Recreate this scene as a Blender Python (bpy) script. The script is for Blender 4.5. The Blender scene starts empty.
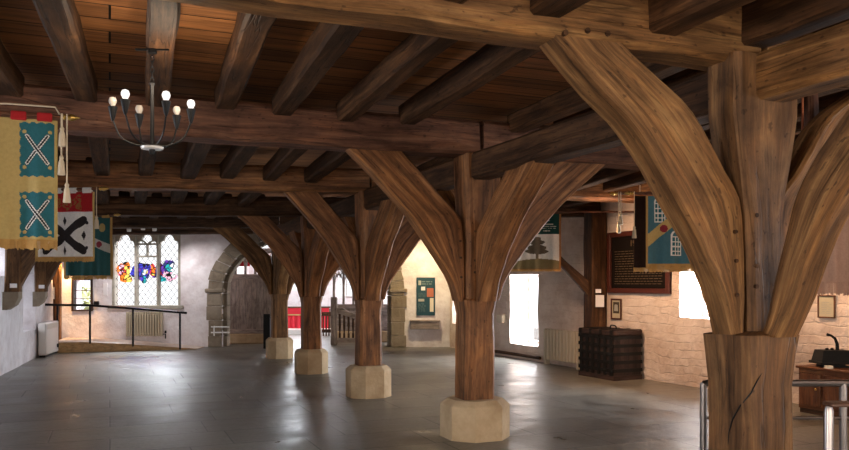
import bpy, bmesh, math, random
from mathutils import Vector, Matrix, noise
rnd = random.Random(7)
SC = bpy.context.scene
COL = SC.collection
# ------------------------------------------------------------------ camera model
TH = math.atan(.4035); CT, ST = math.cos(TH), math.sin(TH)
FPX, HOR, CXP, EYE = 780.0, 283.0, 424.5, 1.6
Rv = Vector((CT, -ST, 0)); Fv = Vector((ST, CT, 0)); Zv = Vector((0, 0, 1))
def E(s, d, z=0.0): return Rv*s + Fv*d + Zv*z            # lateral, depth, height
def at(u, v, d): return E((u-CXP)/FPX*d, d, EYE+(HOR-v)*d/FPX)
def fl(u, v, z=0.0): return at(u, v, (EYE-z)*FPX/(v-HOR))
cam = bpy.data.cameras.new('camera'); co = bpy.data.objects.new('camera', cam); COL.objects.link(co)
co.location = (0, 0, EYE); co.rotation_euler = (math.pi/2, 0, -TH)
cam.sensor_width = 36; cam.lens = FPX/849*36; cam.shift_y = (HOR-225)/849; cam.clip_start = .05
SC.camera = co

# ------------------------------------------------------------------ materials
MATS = {}
def newmat(name):
    m = bpy.data.materials.new(name); m.use_nodes = True
    nt = m.node_tree; nt.nodes.clear()
    out = nt.nodes.new('ShaderNodeOutputMaterial')
    return m, nt, out
def N(nt, t, **kw):
    n = nt.nodes.new(t)
    for k, v in kw.items():
        if k in n.inputs.keys(): n.inputs[k].default_value = v
        else: setattr(n, k, v)
    return n
def L(nt, a, b): nt.links.new(a, b)
def ramp(nt, fac, stops):
    r = N(nt, 'ShaderNodeValToRGB')
    e = r.color_ramp.elements
    while len(e) < len(stops): e.new(.5)
    for i, (p, c) in enumerate(stops):
        e[i].position = p; e[i].color = (*c, 1) if len(c) == 3 else c
    L(nt, fac, r.inputs[0]); return r.outputs[0]
def mix(nt, fac, a, b, mode='MIX'):
    m = N(nt, 'ShaderNodeMix', data_type='RGBA', blend_type=mode)
    for sock, val in ((m.inputs[0], fac), (m.inputs[6], a), (m.inputs[7], b)):
        if hasattr(val, 'is_output'): L(nt, val, sock)
        else: sock.default_value = val if isinstance(val, (int, float)) else (*val, 1)
    return m.outputs[2]
def math_(nt, op, a, b=None, c=None):
    m = N(nt, 'ShaderNodeMath', operation=op)
    for i, val in enumerate((a, b, c)):
        if val is None: continue
        if hasattr(val, 'is_output'): L(nt, val, m.inputs[i])
        else: m.inputs[i].default_value = val
    return m.outputs[0]
def uvmap(nt, scale, rand=True):
    tc = N(nt, 'ShaderNodeTexCoord'); src = tc.outputs['UV']
    if rand:
        oi = N(nt, 'ShaderNodeObjectInfo')
        sc = math_(nt, 'MULTIPLY', oi.outputs['Random'], 37.0)
        ad = N(nt, 'ShaderNodeVectorMath', operation='ADD'); L(nt, src, ad.inputs[0]); L(nt, sc, ad.inputs[1]); src = ad.outputs[0]
    mp = N(nt, 'ShaderNodeMapping'); mp.inputs['Scale'].default_value = scale; L(nt, src, mp.inputs[0])
    return mp.outputs[0]
def noise_(nt, vec, scale, detail=6, rough=.6, dist=0.0):
    n = N(nt, 'ShaderNodeTexNoise'); n.inputs['Scale'].default_value = scale; n.inputs['Detail'].default_value = detail
    n.inputs['Roughness'].default_value = rough; n.inputs['Distortion'].default_value = dist
    L(nt, vec, n.inputs['Vector']); return n.outputs['Fac']
def bump(nt, h, strength, dist=.02, prev=None):
    b = N(nt, 'ShaderNodeBump'); b.inputs['Strength'].default_value = strength; b.inputs['Distance'].default_value = dist
    L(nt, h, b.inputs['Height'])
    if prev: L(nt, prev, b.inputs['Normal'])
    return b.outputs[0]
def finish(nt, out, col, rough=.6, nrm=None, spec=.4, metal=0.0):
    p = N(nt, 'ShaderNodeBsdfPrincipled')
    if hasattr(col, 'is_output'): L(nt, col, p.inputs['Base Color'])
    else: p.inputs['Base Color'].default_value = (*col, 1)
    if hasattr(rough, 'is_output'): L(nt, rough, p.inputs['Roughness'])
    else: p.inputs['Roughness'].default_value = rough
    p.inputs['Specular IOR Level'].default_value = spec; p.inputs['Metallic'].default_value = metal
    if nrm: L(nt, nrm, p.inputs['Normal'])
    L(nt, p.outputs[0], out.inputs[0]); return p
def wood(name, dark, mid, light, rough=.62, var=.35, crack=.75):
    m, nt, out = newmat(name)
    g = noise_(nt, uvmap(nt, (1.0, 15, 1)), 1.0, 9, .66, .45)
    base = ramp(nt, g, [(.30, dark), (.50, mid), (.72, light)])
    st = noise_(nt, uvmap(nt, (2.5, 70, 1)), 1.0, 5, .7, .2)
    base = mix(nt, .55, base, ramp(nt, st, [(.3, (.45, .42, .40)), (.55, (1, 1, 1)), (.75, (1.25, 1.2, 1.15))]), 'MULTIPLY')
    bl = noise_(nt, uvmap(nt, (1.5, 3.4, 1)), 1.9, 6, .62, .5)
    base = mix(nt, .8, base, ramp(nt, bl, [(.3, (.38, .35, .33)), (.52, (.95, .95, .95)), (.72, (1.55, 1.45, 1.25))]), 'MULTIPLY')
    ck = noise_(nt, uvmap(nt, (.42, 10, 1)), 1.0, 3, .5, .35)
    cd = math_(nt, 'ABSOLUTE', math_(nt, 'SUBTRACT', ck, .5))
    cm = ramp(nt, cd, [(.0, (0, 0, 0)), (.010, (1, 1, 1))])
    base = mix(nt, crack, base, mix(nt, cm, (.22, .2, .18), (1, 1, 1)), 'MULTIPLY')
    pt = noise_(nt, uvmap(nt, (16, 30, 1)), 1.0, 2, .5)
    base = mix(nt, .8, base, ramp(nt, pt, [(.66, (1, 1, 1)), (.72, (.35, .32, .30))]), 'MULTIPLY')
    oi = N(nt, 'ShaderNodeObjectInfo')
    base = mix(nt, var, base, ramp(nt, oi.outputs['Random'], [(0, (.55, .55, .56)), (.5, (1, 1, 1)), (1, (1.35, 1.28, 1.15))]), 'MULTIPLY')
    n1 = bump(nt, st, .35, .006); n2 = bump(nt, g, .5, .012, n1); n3 = bump(nt, cm, .5, .010, n2)
    finish(nt, out, base, rough, n3, .22); MATS[name] = m; return m
def plain(name, col, rough=.6, metal=0.0, spec=.4, nz=0.0, nscale=20, bmp=0.0):
    m, nt, out = newmat(name)
    c = col; nrm = None
    tc = N(nt, 'ShaderNodeTexCoord')
    f = noise_(nt, tc.outputs['Object'], nscale, 5, .6)
    if nz: c = mix(nt, nz, col, ramp(nt, f, [(.3, (.5, .5, .5)), (.6, (1.1, 1.1, 1.1))]), 'MULTIPLY')
    if bmp: nrm = bump(nt, f, bmp, .01)
    finish(nt, out, c, rough, nrm, spec, metal); MATS[name] = m; return m
def emit(name, col, s):
    m, nt, out = newmat(name); e = N(nt, 'ShaderNodeEmission'); e.inputs[0].default_value = (*col, 1); e.inputs[1].default_value = s
    L(nt, e.outputs[0], out.inputs[0]); MATS[name] = m; return m
def glass(name, col, fac=.06, leads=None):
    m, nt, out = newmat(name)
    t = N(nt, 'ShaderNodeBsdfTransparent'); t.inputs[0].default_value = (*col, 1)
    g = N(nt, 'ShaderNodeBsdfGlossy'); g.inputs['Roughness'].default_value = .1
    mx = N(nt, 'ShaderNodeMixShader'); mx.inputs[0].default_value = fac
    L(nt, t.outputs[0], mx.inputs[1]); L(nt, g.outputs[0], mx.inputs[2])
    res = mx.outputs[0]
    if leads:
        uv = uvmap(nt, (1, 1, 1), False); sp = N(nt, 'ShaderNodeSeparateXYZ'); L(nt, uv, sp.inputs[0])
        a = math_(nt, 'DIVIDE', sp.outputs[0], leads[0]); b = math_(nt, 'DIVIDE', sp.outputs[1], leads[1])
        ws = []
        for op in ('ADD', 'SUBTRACT'):
            w = math_(nt, 'FRACT', math_(nt, op, a, b)); ws.append(math_(nt, 'LESS_THAN', w, leads[2]))
        lead = math_(nt, 'MAXIMUM', *ws)
        d = N(nt, 'ShaderNodeBsdfDiffuse'); d.inputs[0].default_value = (.05, .05, .055, 1)
        m2 = N(nt, 'ShaderNodeMixShader'); L(nt, lead, m2.inputs[0]); L(nt, res, m2.inputs[1]); L(nt, d.outputs[0], m2.inputs[2]); res = m2.outputs[0]
    L(nt, res, out.inputs[0]); MATS[name] = m; return m
def wallmat(name, base, dirt, strength, stones=(.34, .13), smooth=False):
    m, nt, out = newmat(name)
    tc = N(nt, 'ShaderNodeTexCoord'); uv = tc.outputs['UV']
    wn = N(nt, 'ShaderNodeTexNoise'); wn.inputs['Scale'].default_value = 2.2; wn.inputs['Detail'].default_value = 3; L(nt, uv, wn.inputs['Vector'])
    wv = N(nt, 'ShaderNodeVectorMath', operation='MULTIPLY_ADD'); L(nt, wn.outputs['Color'], wv.inputs[0]); wv.inputs[1].default_value = (.30, .20, 0); L(nt, uv, wv.inputs[2])
    br = N(nt, 'ShaderNodeTexBrick'); L(nt, wv.outputs[0], br.inputs['Vector'])
    br.inputs['Scale'].default_value = 1; br.inputs['Mortar Size'].default_value = .012; br.inputs['Mortar Smooth'].default_value = .8
    br.inputs['Brick Width'].default_value = stones[0]; br.inputs['Row Height'].default_value = stones[1]; br.offset = .43
    br.inputs['Color1'].default_value = (1, 1, 1, 1); br.inputs['Color2'].default_value = (.72, .72, .72, 1); br.inputs['Mortar'].default_value = (.25, .25, .25, 1)
    f1 = noise_(nt, uv, 1.3, 6, .65); f2 = noise_(nt, uv, 14, 6, .65); f3 = noise_(nt, uv, 5, 4, .6)
    col = mix(nt, .85, base, ramp(nt, f1, [(.35, dirt), (.58, (1, 1, 1))]), 'MULTIPLY')
    col = mix(nt, .35, col, ramp(nt, f3, [(.35, (.8, .74, .72)), (.6, (1, 1, 1))]), 'MULTIPLY')
    if not smooth: col = mix(nt, .05, col, br.outputs['Color'], 'MULTIPLY')
    n = bump(nt, f2, .35*strength, .012)
    n = bump(nt, f3, .8*strength, .045, n)
    if not smooth: n = bump(nt, br.outputs['Color'], .5*strength, .018, n)
    finish(nt, out, col, .85, n, .2); MATS[name] = m; return m
def floormat():
    m, nt, out = newmat('flagstones')
    uv = uvmap(nt, (1, 1, 1), False)
    br = N(nt, 'ShaderNodeTexBrick'); L(nt, uv, br.inputs['Vector']); br.offset = .37; br.squash = 1.35; br.squash_frequency = 3
    br.inputs['Scale'].default_value = 1; br.inputs['Mortar Size'].default_value = .007; br.inputs['Mortar Smooth'].default_value = .2
    br.inputs['Brick Width'].default_value = 1.15; br.inputs['Row Height'].default_value = .72; br.inputs['Bias'].default_value = 0
    br.inputs['Color1'].default_value = (.19, .18, .155, 1); br.inputs['Color2'].default_value = (.13, .122, .104, 1); br.inputs['Mortar'].default_value = (.02, .02, .02, 1)
    f1 = noise_(nt, uv, 1.7, 7, .65, .3); f2 = noise_(nt, uv, 22, 5, .7); f3 = noise_(nt, uv, .45, 3, .5)
    col = mix(nt, .8, br.outputs['Color'], ramp(nt, f1, [(.3, (.45, .43, .40)), (.52, (1, 1, 1)), (.72, (1.45, 1.42, 1.36))]), 'MULTIPLY')
    col = mix(nt, .5, col, ramp(nt, f2, [(.3, (.55, .55, .55)), (.6, (1.2, 1.2, 1.2))]), 'MULTIPLY')
    ro = N(nt, 'ShaderNodeMapRange'); L(nt, f1, ro.inputs[0]); ro.inputs[1].default_value = .3; ro.inputs[2].default_value = .7; ro.inputs[3].default_value = .26; ro.inputs[4].default_value = .50
    n = bump(nt, f1, .4, .03); n = bump(nt, f2, .18, .004, n); n = bump(nt, br.outputs['Fac'], -.6 if False else .5, -.006, n)
    finish(nt, out, col, ro.outputs[0], n, .5); MATS['floor'] = m; return m
def plankmat():
    m, nt, out = newmat('ceiling planks')
    uv = uvmap(nt, (1, 1, 1), False)
    br = N(nt, 'ShaderNodeTexBrick'); L(nt, uv, br.inputs['Vector']); br.offset = .31
    br.inputs['Scale'].default_value = 1; br.inputs['Mortar Size'].default_value = .008; br.inputs['Brick Width'].default_value = 40; br.inputs['Row Height'].default_value = .29
    br.inputs['Color1'].default_value = (.48, .21, .08, 1); br.inputs['Color2'].default_value = (.20, .09, .04, 1); br.inputs['Mortar'].default_value = (.008, .006, .005, 1)
    g = noise_(nt, uvmap(nt, (1.0, 16, 1), False), 1.0, 8, .65, .8)
    col = mix(nt, .9, br.outputs['Color'], ramp(nt, g, [(.3, (.35, .32, .3)), (.5, (1, 1, 1)), (.72, (1.5, 1.4, 1.2))]), 'MULTIPLY')
    n = bump(nt, g, .5, .01); n = bump(nt, br.outputs['Fac'], .8, -.01, n)
    finish(nt, out, col, .6, n, .3); MATS['planks'] = m; return m

wood('oak_light', (.062, .028, .010), (.20, .098, .037), (.38, .215, .088), .6, .12, .6)
wood('oak_brown', (.045, .022, .010), (.14, .070, .030), (.27, .155, .07), .6, .12, .6)
wood('oak_red', (.070, .027, .010), (.245, .105, .040), (.44, .22, .095), .55, .2, .6)
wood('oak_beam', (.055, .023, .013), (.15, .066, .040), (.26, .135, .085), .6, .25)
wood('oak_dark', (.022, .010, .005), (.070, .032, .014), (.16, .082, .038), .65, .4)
wood('oak_grey', (.19, .155, .14), (.34, .285, .26), (.46, .40, .36), .6, .2)
wood('chest_wood', (.016, .009, .007), (.04, .022, .017), (.08, .05, .04), .5, .1, .4)
wood('cabinet_wood', (.06, .02, .008), (.13, .048, .02), (.2, .09, .04), .4, .1, .3)
wood('ply', (.36, .2, .09), (.50, .30, .14), (.6, .4, .2), .4, .0, .1)
floormat(); plankmat()
wallmat('lime_white', (.88, .84, .86), (.72, .66, .66), .9, smooth=True)
wallmat('lime_rubble', (.80, .68, .60), (.72, .62, .55), 1.3, (.36, .13))
wallmat('lime_left', (.76, .73, .76), (.70, .66, .66), 1.0, smooth=True)
wallmat('stone', (.30, .25, .19), (.55, .50, .45), 1.0, (.45, .28))
wallmat('plinth_stone', (.60, .46, .29), (.66, .58, .5), .6, smooth=True)
plain('stone_frame', (.40, .37, .31), .85, nz=.5, nscale=9, bmp=.3)
plain('iron', (.012, .012, .013), .45, .6)
plain('black_iron', (.009, .0085, .008), .7, .0, .2, nz=.3, bmp=.2)
plain('steel', (.26, .24, .24), .3, 1.0)
plain('rail_dark', (.10, .055, .04), .35, .3)
plain('cream', (.62, .55, .43), .5)
plain('cream_dim', (.55, .47, .34), .55)
plain('white_paint', (.78, .76, .74), .5)
plain('paper', (.85, .83, .84), .8)
plain('porcelain', (.86, .85, .82), .25)
plain('bulb_grey', (.42, .39, .36), .15)
plain('brass', (.65, .42, .12), .35, .9)
plain('copper', (.45, .16, .08), .35, .8)
plain('cord_white', (.60, .50, .36), .8)
plain('red_frame', (.075, .017, .009), .5, nz=.4, nscale=30)
plain('board_black', (.009, .006, .005), .75, spec=.1)
plain('gilt_dim', (.13, .09, .05), .6, .0)
plain('print_paper', (.55, .50, .36), .6)
plain('print_dark', (.06, .045, .03), .6)
plain('teal_panel', (.014, .062, .088), .5)
plain('panel_text', (.16, .22, .22), .6)
plain('photo_red', (.45, .14, .08), .6); plain('photo_grey', (.42, .42, .38), .6)
plain('red_cloth', (.50, .015, .03), .8); plain('red_glass', (.45, .02, .04), .4)
plain('mat_beige', (.75, .68, .55), .7)
for nm, c in dict(teal=(.025, .125, .155), teal2=(.03, .10, .10), teal3=(.06, .155, .20), gold=(.44, .33, .13), gold2=(.50, .36, .14), silver=(.72, .72, .70), black=(.028, .024, .026), red=(.36, .018, .022), rose=(.25, .03, .04),
                  dgreen=(.008, .045, .038), white=(.62, .60, .56), umber=(.085, .068, .045), hill=(.16, .125, .06), brown=(.030, .015, .010), pinkish=(.40, .25, .19), ochre=(.28, .12, .04), fringe=(.46, .27, .09), pale=(.50, .48, .42)).items():
    plain('cloth_'+nm, c, .85, spec=.15, nz=.25, nscale=40)
glass('clear_glass', (.97, .98, 1.0)); glass('leaded', (.97, .98, 1.0), .05, (.145, .20, .085))
for nm, c in dict(orange=(1, .25, .03), blue=(.06, .06, .55), purple=(.16, .05, .40), teal=(.03, .42, .45), red=(.7, .03, .06), pink=(.95, .5, .65), yellow=(1, .75, .15), navy=(.04, .05, .2)).items():
    glass('sg_'+nm, c, .03)
emit('bulb_lit', (1, .93, .86), 1.1)

# ------------------------------------------------------------------ object helpers
PM = {}
def link(o):
    COL.objects.link(o); return o
def tag(o, label=None, cat=None, group=None, kind=None):
    for k, v in (('label', label), ('category', cat), ('group', group), ('kind', kind)):
        if v: o[k] = v
    return o
def thing(name, label, cat, loc=(0, 0, 0), rz=0.0, group=None):
    o = link(bpy.data.objects.new(name, None)); o.empty_display_size = .1
    o.location = loc; o.rotation_euler = (0, 0, rz)
    PM[o.name] = Matrix.Translation(Vector(loc)) @ Matrix.Rotation(rz, 4, 'Z')
    return tag(o, label, cat, group)
def obj(name, bm, mats, parent=None, smooth=True, ang=35, recalc=True):
    """links a bmesh given in WORLD coordinates as one mesh object; a parent becomes its origin"""
    if recalc: bmesh.ops.recalc_face_normals(bm, faces=bm.faces)
    base = PM[parent.name] if parent else None
    if base is None:
        vs = [v.co for v in bm.verts]
        if vs:
            c = sum((v for v in vs), Vector())/len(vs); c.z = min(v.z for v in vs)
            base = Matrix.Translation(c)
        else: base = Matrix()
        bm.transform(base.inverted())
    else: bm.transform(base.inverted())
    me = bpy.data.meshes.new(name); bm.to_mesh(me); bm.free()
    for m in (mats if isinstance(mats, (list, tuple)) else [mats]): me.materials.append(MATS[m] if isinstance(m, str) else m)
    if smooth:
        me.polygons.foreach_set('use_smooth', [True]*len(me.polygons)); me.set_sharp_from_angle(angle=math.radians(ang))
    o = link(bpy.data.objects.new(name, me))
    if parent: o.parent = parent
    else: o.matrix_world = base
    PM[o.name] = base
    return o
def dup(root, loc=None, label=None, group=None, rz=None):
    def cp(o, par):
        c = o.copy(); COL.objects.link(c)
        if par: c.parent = par
        for ch in o.children: cp(ch, c)
        return c
    c = cp(root, None)
    if loc is not None: c.location = loc
    if rz is not None: c.rotation_euler = (0, 0, rz)
    if label: c['label'] = label
    if group: c['group'] = group
    return c
def B(): 
    bm = bmesh.new(); bm.loops.layers.uv.new('UVMap'); return bm
I4 = Matrix.Identity(4)
def frame(o, x, y, z=Zv):
    m = Matrix.Identity(4)
    for i, a in enumerate((x, y, z)):
        for k in range(3): m[k][i] = a[k]
    for k in range(3): m[k][3] = o[k]
    return m
def quad(bm, vs, uvs=None, mi=0):
    f = bm.faces.new(vs); f.material_index = mi
    if uvs:
        l = bm.loops.layers.uv.active
        for lp, u in zip(f.loops, uvs): lp[l].uv = u
    return f
def box(bm, M, x0, x1, y0, y1, z0, z1, bev=0.0, mi=0):
    P = [M @ Vector(p) for p in ((x0, y0, z0), (x1, y0, z0), (x1, y1, z0), (x0, y1, z0), (x0, y0, z1), (x1, y0, z1), (x1, y1, z1), (x0, y1, z1))]
    v = [bm.verts.new(p) for p in P]
    dx, dy, dz = abs(x1-x0), abs(y1-y0), abs(z1-z0)
    fs = []
    vert = dz >= max(dx, dy)
    for idx, (a, b) in (((0, 1, 2, 3), (dx, dy)), ((4, 5, 6, 7), (dx, dy)), ((0, 1, 5, 4), (dx, dz)), ((1, 2, 6, 5), (dy, dz)), ((2, 3, 7, 6), (dx, dz)), ((3, 0, 4, 7), (dy, dz))):
        uv = [(0, 0), (a, 0), (a, b), (0, b)]
        if b > a: uv = [(q, p) for p, q in uv]
        fs.append(quad(bm, [v[i] for i in idx], uv, mi))
    if bev:
        es = list({e for f in fs for e in f.edges})
        bmesh.ops.bevel(bm, geom=es, offset=bev, segments=1, affect='EDGES', profile=.5)
def sweep(bm, rings, mi=0, caps=True):
    l = bm.loops.layers.uv.active; n = len(rings[0])
    V = [[bm.verts.new(p) for p in r] for r in rings]
    u = 0.0; off = rnd.random()*5
    per = [0.0]
    r0 = rings[len(rings)//2]
    for i in range(n): per.append(per[-1]+(r0[(i+1) % n]-r0[i]).length)
    for k in range(len(rings)-1):
        c0 = sum(rings[k], Vector())/n; c1 = sum(rings[k+1], Vector())/n; u1 = u+(c1-c0).length
        for i in range(n):
            j = (i+1) % n
            quad(bm, [V[k][i], V[k][j], V[k+1][j], V[k+1][i]], [(u+off, per[i]), (u+off, per[i+1]), (u1+off, per[i+1]), (u1+off, per[i])], mi)
        u = u1
    if caps:
        for r in (V[0], V[-1]):
            f = bm.faces.new(r); f.material_index = mi
            c = sum((v.co for v in r), Vector())/n
            for lp in f.loops: lp[l].uv = ((lp.vert.co-c).x*.3, (lp.vert.co-c).z)
def rect_ring(w, h, ch, k=3):
    a, b = w/2, h/2; c = min(ch, a*.9, b*.9); pts = []
    cs = [((a, -b+c), (a, b-c)), ((a-c, b), (-a+c, b)), ((-a, b-c), (-a, -b+c)), ((-a+c, -b), (a-c, -b))]
    for p, q in cs:
        for i in range(k+1):
            t = i/k; pts.append((p[0]+(q[0]-p[0])*t, p[1]+(q[1]-p[1])*t))
    return pts
def jit(p, amp, seed, f=2.3):
    v = noise.noise_vector(p*f+Vector((seed*3.7, seed*1.3, seed)))
    w = noise.noise_vector(p*f*3.1+Vector((seed, 9, seed)))
    return p+v*amp+w*amp*.35
def timber(bm, p0, p1, w, h, amp=.012, ch=.025, seed=0, bow=0.0, up=Zv, seg=.22, taper=1.0):
    p0, p1 = Vector(p0), Vector(p1); ax = (p1-p0); ln = ax.length; ax.normalize()
    side = up.cross(ax).normalized(); u2 = ax.cross(side).normalized()
    n = max(3, int(ln/seg)); rings = []
    for i in range(n+1):
        t = i/n; c = p0.lerp(p1, t)+u2*bow*math.sin(math.pi*t); k = 1+(taper-1)*t
        rings.append([jit(c+side*a+u2*b, amp, seed) for a, b in rect_ring(w*k, h*k, ch)])
    sweep(bm, rings)
def resample(pts, n):
    pts = [Vector(p) for p in pts]; d = [0]
    for a, b in zip(pts, pts[1:]): d.append(d[-1]+(b-a).length)
    out = []
    def cr(i, t):
        p1, p2 = pts[i], pts[i+1]; p0 = pts[i-1] if i else p1*2-p2; p3 = pts[i+2] if i+2 < len(pts) else p2*2-p1
        return .5*((2*p1)+(p2-p0)*t+(2*p0-5*p1+4*p2-p3)*t*t+(3*p1-p0-3*p2+p3)*t**3)
    for k in range(n+1):
        s = d[-1]*k/n
        i = max(j for j in range(len(pts)-1) if d[j] <= s+1e-9)
        out.append(cr(i, min(1, (s-d[i])/max(1e-6, d[i+1]-d[i]))))
    return out
def band(bm, lo, up, org, xd, nd, t, seed=0, amp=.010, n=20, ch=.02):
    """curved brace: edges lo / up are (dx, z) lists; xd direction of dx, nd thickness direction"""
    a = resample([(x, z, 0) for x, z in lo], n); b = resample([(x, z, 0) for x, z in up], n); rings = []
    for p, q in zip(a, b):
        P = org+xd*p.x+Zv*p.y; Q = org+xd*q.x+Zv*q.y; e = (Q-P); h = e.length; e.normalize(); c = (P+Q)/2
        rings.append([jit(c+nd*x+e*y, amp, seed) for x, y in rect_ring(t, h, ch)])
    sweep(bm, rings)
def tube(bm, pts, r, k=8, mi=0, n=None, caps=True):
    pts = [Vector(p) for p in pts]
    if n: pts = resample(pts, n)
    rings = []; prev = None
    for i, p in enumerate(pts):
        a = (pts[min(i+1, len(pts)-1)]-pts[max(i-1, 0)]).normalized()
        if prev is None:
            prev = a.cross(Vector((0, 0, 1)))
            if prev.length < .01: prev = a.cross(Vector((1, 0, 0)))
        s = (prev-a*prev.dot(a)).normalized(); prev = s; u = a.cross(s)
        rr = r[i] if isinstance(r, (list, tuple)) else r
        rings.append([p+s*math.cos(2*math.pi*j/k)*rr+u*math.sin(2*math.pi*j/k)*rr for j in range(k)])
    sweep(bm, rings, mi, caps)
def lathe(bm, c, prof, k=16, mi=0, M=None):
    c = Vector(c); rings = []
    for r, z in prof:
        ring = []
        for j in range(k):
            p = Vector((math.cos(2*math.pi*j/k)*max(r, .0005), math.sin(2*math.pi*j/k)*max(r, .0005), z))
            ring.append(c+(M @ p if M else p))
        rings.append(ring)
    sweep(bm, rings, mi)
def prism(bm, M, pts, y0, y1, mi=0):
    """polygon (x,z) extruded along local y"""
    a = [bm.verts.new(M @ Vector((x, y0, z))) for x, z in pts]; b = [bm.verts.new(M @ Vector((x, y1, z))) for x, z in pts]
    n = len(pts)
    for i in range(n):
        j = (i+1) % n; quad(bm, [a[i], a[j], b[j], b[i]], None, mi)
    l = bm.loops.layers.uv.active
    for vs in (a, b):
        f = bm.faces.new(vs); f.material_index = mi
        for lp, (x, z) in zip(f.loops, pts): lp[l].uv = (x, z)

# ------------------------------------------------------------------ walls
class Wall:
    def __init__(s, p0, p1, room):
        s.p0 = Vector(p0); s.p1 = Vector(p1); s.t = (s.p1-s.p0).normalized(); s.n = Vector((-s.t.y, s.t.x, 0))
        if s.n.dot(Vector(room)-s.p0) < 0: s.n = -s.n
        s.len = (s.p1-s.p0).length
    def pt(s, a, z, out=0.0): return s.p0+s.t*a+s.n*out+Zv*z
    def ray(s, u, v, off=0.0):
        """where the sight line through a photograph point meets this wall's plane -> (along, z, depth)"""
        dv = Rv*((u-CXP)/FPX)+Fv; o = s.p0+s.n*off
        k = (o).dot(s.n)/dv.dot(s.n); p = dv*k
        return (p-s.p0).dot(s.t), EYE+(HOR-v)*k/FPX, k
    def fr(s, a=0.0, z=0.0, out=0.0): return frame(s.pt(a, z, out), s.t, s.n)
def build_wall(name, W, ztop, thick, ops, mat, step=.3, amp=.02, seed=1, splay=0.0, zbot=0.0):
    xs = {0.0, W.len}; zs = {zbot, ztop}
    for a0, a1, z0, z1 in ops: xs |= {a0, a1}; zs |= {z0, z1}
    def fill(vals):
        vals = sorted(vals); out = [vals[0]]
        for a, b in zip(vals, vals[1:]):
            k = max(1, round((b-a)/step)); out += [a+(b-a)*i/k for i in range(1, k+1)]
        return out
    xs, zs = fill(xs), fill(zs); bm = B(); cache = {}
    def vert(i, j, side):
        if (i, j, side) in cache: return cache[i, j, side]
        p = W.pt(xs[i], zs[j], 0 if side == 0 else -thick)
        if side == 0: p = p+W.n*amp*noise.noise(Vector((xs[i]*1.7, zs[j]*1.9, seed)))*1.4
        if 0 < i < len(xs)-1 and 0 < j < len(zs)-1: p = p+W.t*amp*.5*noise.noise(Vector((xs[i]*3, zs[j]*3, seed+5)))+Zv*amp*.5*noise.noise(Vector((xs[i]*3, zs[j]*3, seed+9)))
        v = bm.verts.new(p); cache[i, j, side] = v; return v
    def hole(i, j):
        if not (0 <= i < len(xs)-1 and 0 <= j < len(zs)-1): return True
        x, z = (xs[i]+xs[i+1])/2, (zs[j]+zs[j+1])/2
        return any(a0 < x < a1 and z0 < z < z1 for a0, a1, z0, z1 in ops)
    for i in range(len(xs)-1):
        for j in range(len(zs)-1):
            if hole(i, j): continue
            uv = [(xs[i], zs[j]), (xs[i+1], zs[j]), (xs[i+1], zs[j+1]), (xs[i], zs[j+1])]
            for s in (0, 1): quad(bm, [vert(i, j, s), vert(i+1, j, s), vert(i+1, j+1, s), vert(i, j+1, s)], uv)
            for (di, dj, a, b) in ((-1, 0, (i, j), (i, j+1)), (1, 0, (i+1, j), (i+1, j+1)), (0, -1, (i, j), (i+1, j)), (0, 1, (i, j+1), (i+1, j+1))):
                if hole(i+di, j+dj):
                    u0 = xs[a[0]]+zs[a[1]]; u1 = xs[b[0]]+zs[b[1]]
                    quad(bm, [vert(*a, 0), vert(*b, 0), vert(*b, 1), vert(*a, 1)], [(u0, 0), (u1, 0), (u1, thick), (u0, thick)])
    o = obj(name, bm, mat, ang=50); o['kind'] = 'structure'; return o
ROOM = (3, 8, 0)
HZ = 3.5
WL = Wall((-3.25, -3.5, 0), (-1.27, 21.1, 0), ROOM)
WR = Wall((7.85, 17.75, 0), (9.13, -3.5, 0), ROOM)
pe0 = E(-9.75, 19.5); pe1 = E(.9, 19.5)
WE = Wall(pe0, pe1, ROOM)
WB = Wall((9.3, -3.5, 0), (-3.4, -3.5, 0), ROOM)
def op(W, u0, v0, u1, v1, off=0.0):
    a, zt, _ = W.ray(u0, v0, off); b, zb, _ = W.ray(u1, v1, off); return [a, b, zb, zt]
# openings
a_w, zt_w, _ = WE.ray(111.5, 231.5); b_w, zb_w, _ = WE.ray(180.5, 306.5)
OW = [a_w, b_w, zb_w, zt_w]
a_n, zt_n, _ = WE.ray(72, 277); b_n, zb_n, _ = WE.ray(93, 311)
ON = [a_n, b_n, zb_n, zt_n]
ARa, _, _ = WE.ray(222, 300); ARb, _, _ = WE.ray(391, 300); SPR, RISE = 1.42, 1.45
OA = [ARa, ARb, 0.0, SPR+RISE]
OR1 = [WR.ray(510, 300)[0], WR.ray(538, 300)[0], .30, 1.78]
OR2 = [WR.ray(680, 300)[0], WR.ray(716, 300)[0], 1.06, 1.86]
OR3 = [WR.ray(452.5, 300)[0], WR.ray(463, 300)[0], .6, 1.45]
OR4 = [WR.len-7.6, WR.len-6.3, 1.0, 2.2]; OR5 = [WR.len-3.2, WR.len-1.6, 1.0, 2.3]
OL1 = [WL.ray(23, 300)[0], WL.ray(36, 300)[0], .62, 1.78]
OL2 = [WL.ray(-12, 260)[0], WL.ray(9, 260)[0], 1.72, 2.35]
OL3 = [9.5, 11, 1.1, 2.3]; OL4 = [3.0, 4.6, 1.1, 2.3]
build_wall('wall_left', WL, HZ, 1.0, [OL1, OL2, OL3, OL4], 'lime_left', seed=2)
build_wall('wall_right', WR, HZ, .6, [OR3, OR1, OR2, OR4, OR5], 'lime_rubble', .16, .022, seed=3)
build_wall('wall_end', WE, HZ, .55, [ON, OW, OA], 'lime_white', .3, .014, seed=4)
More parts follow.
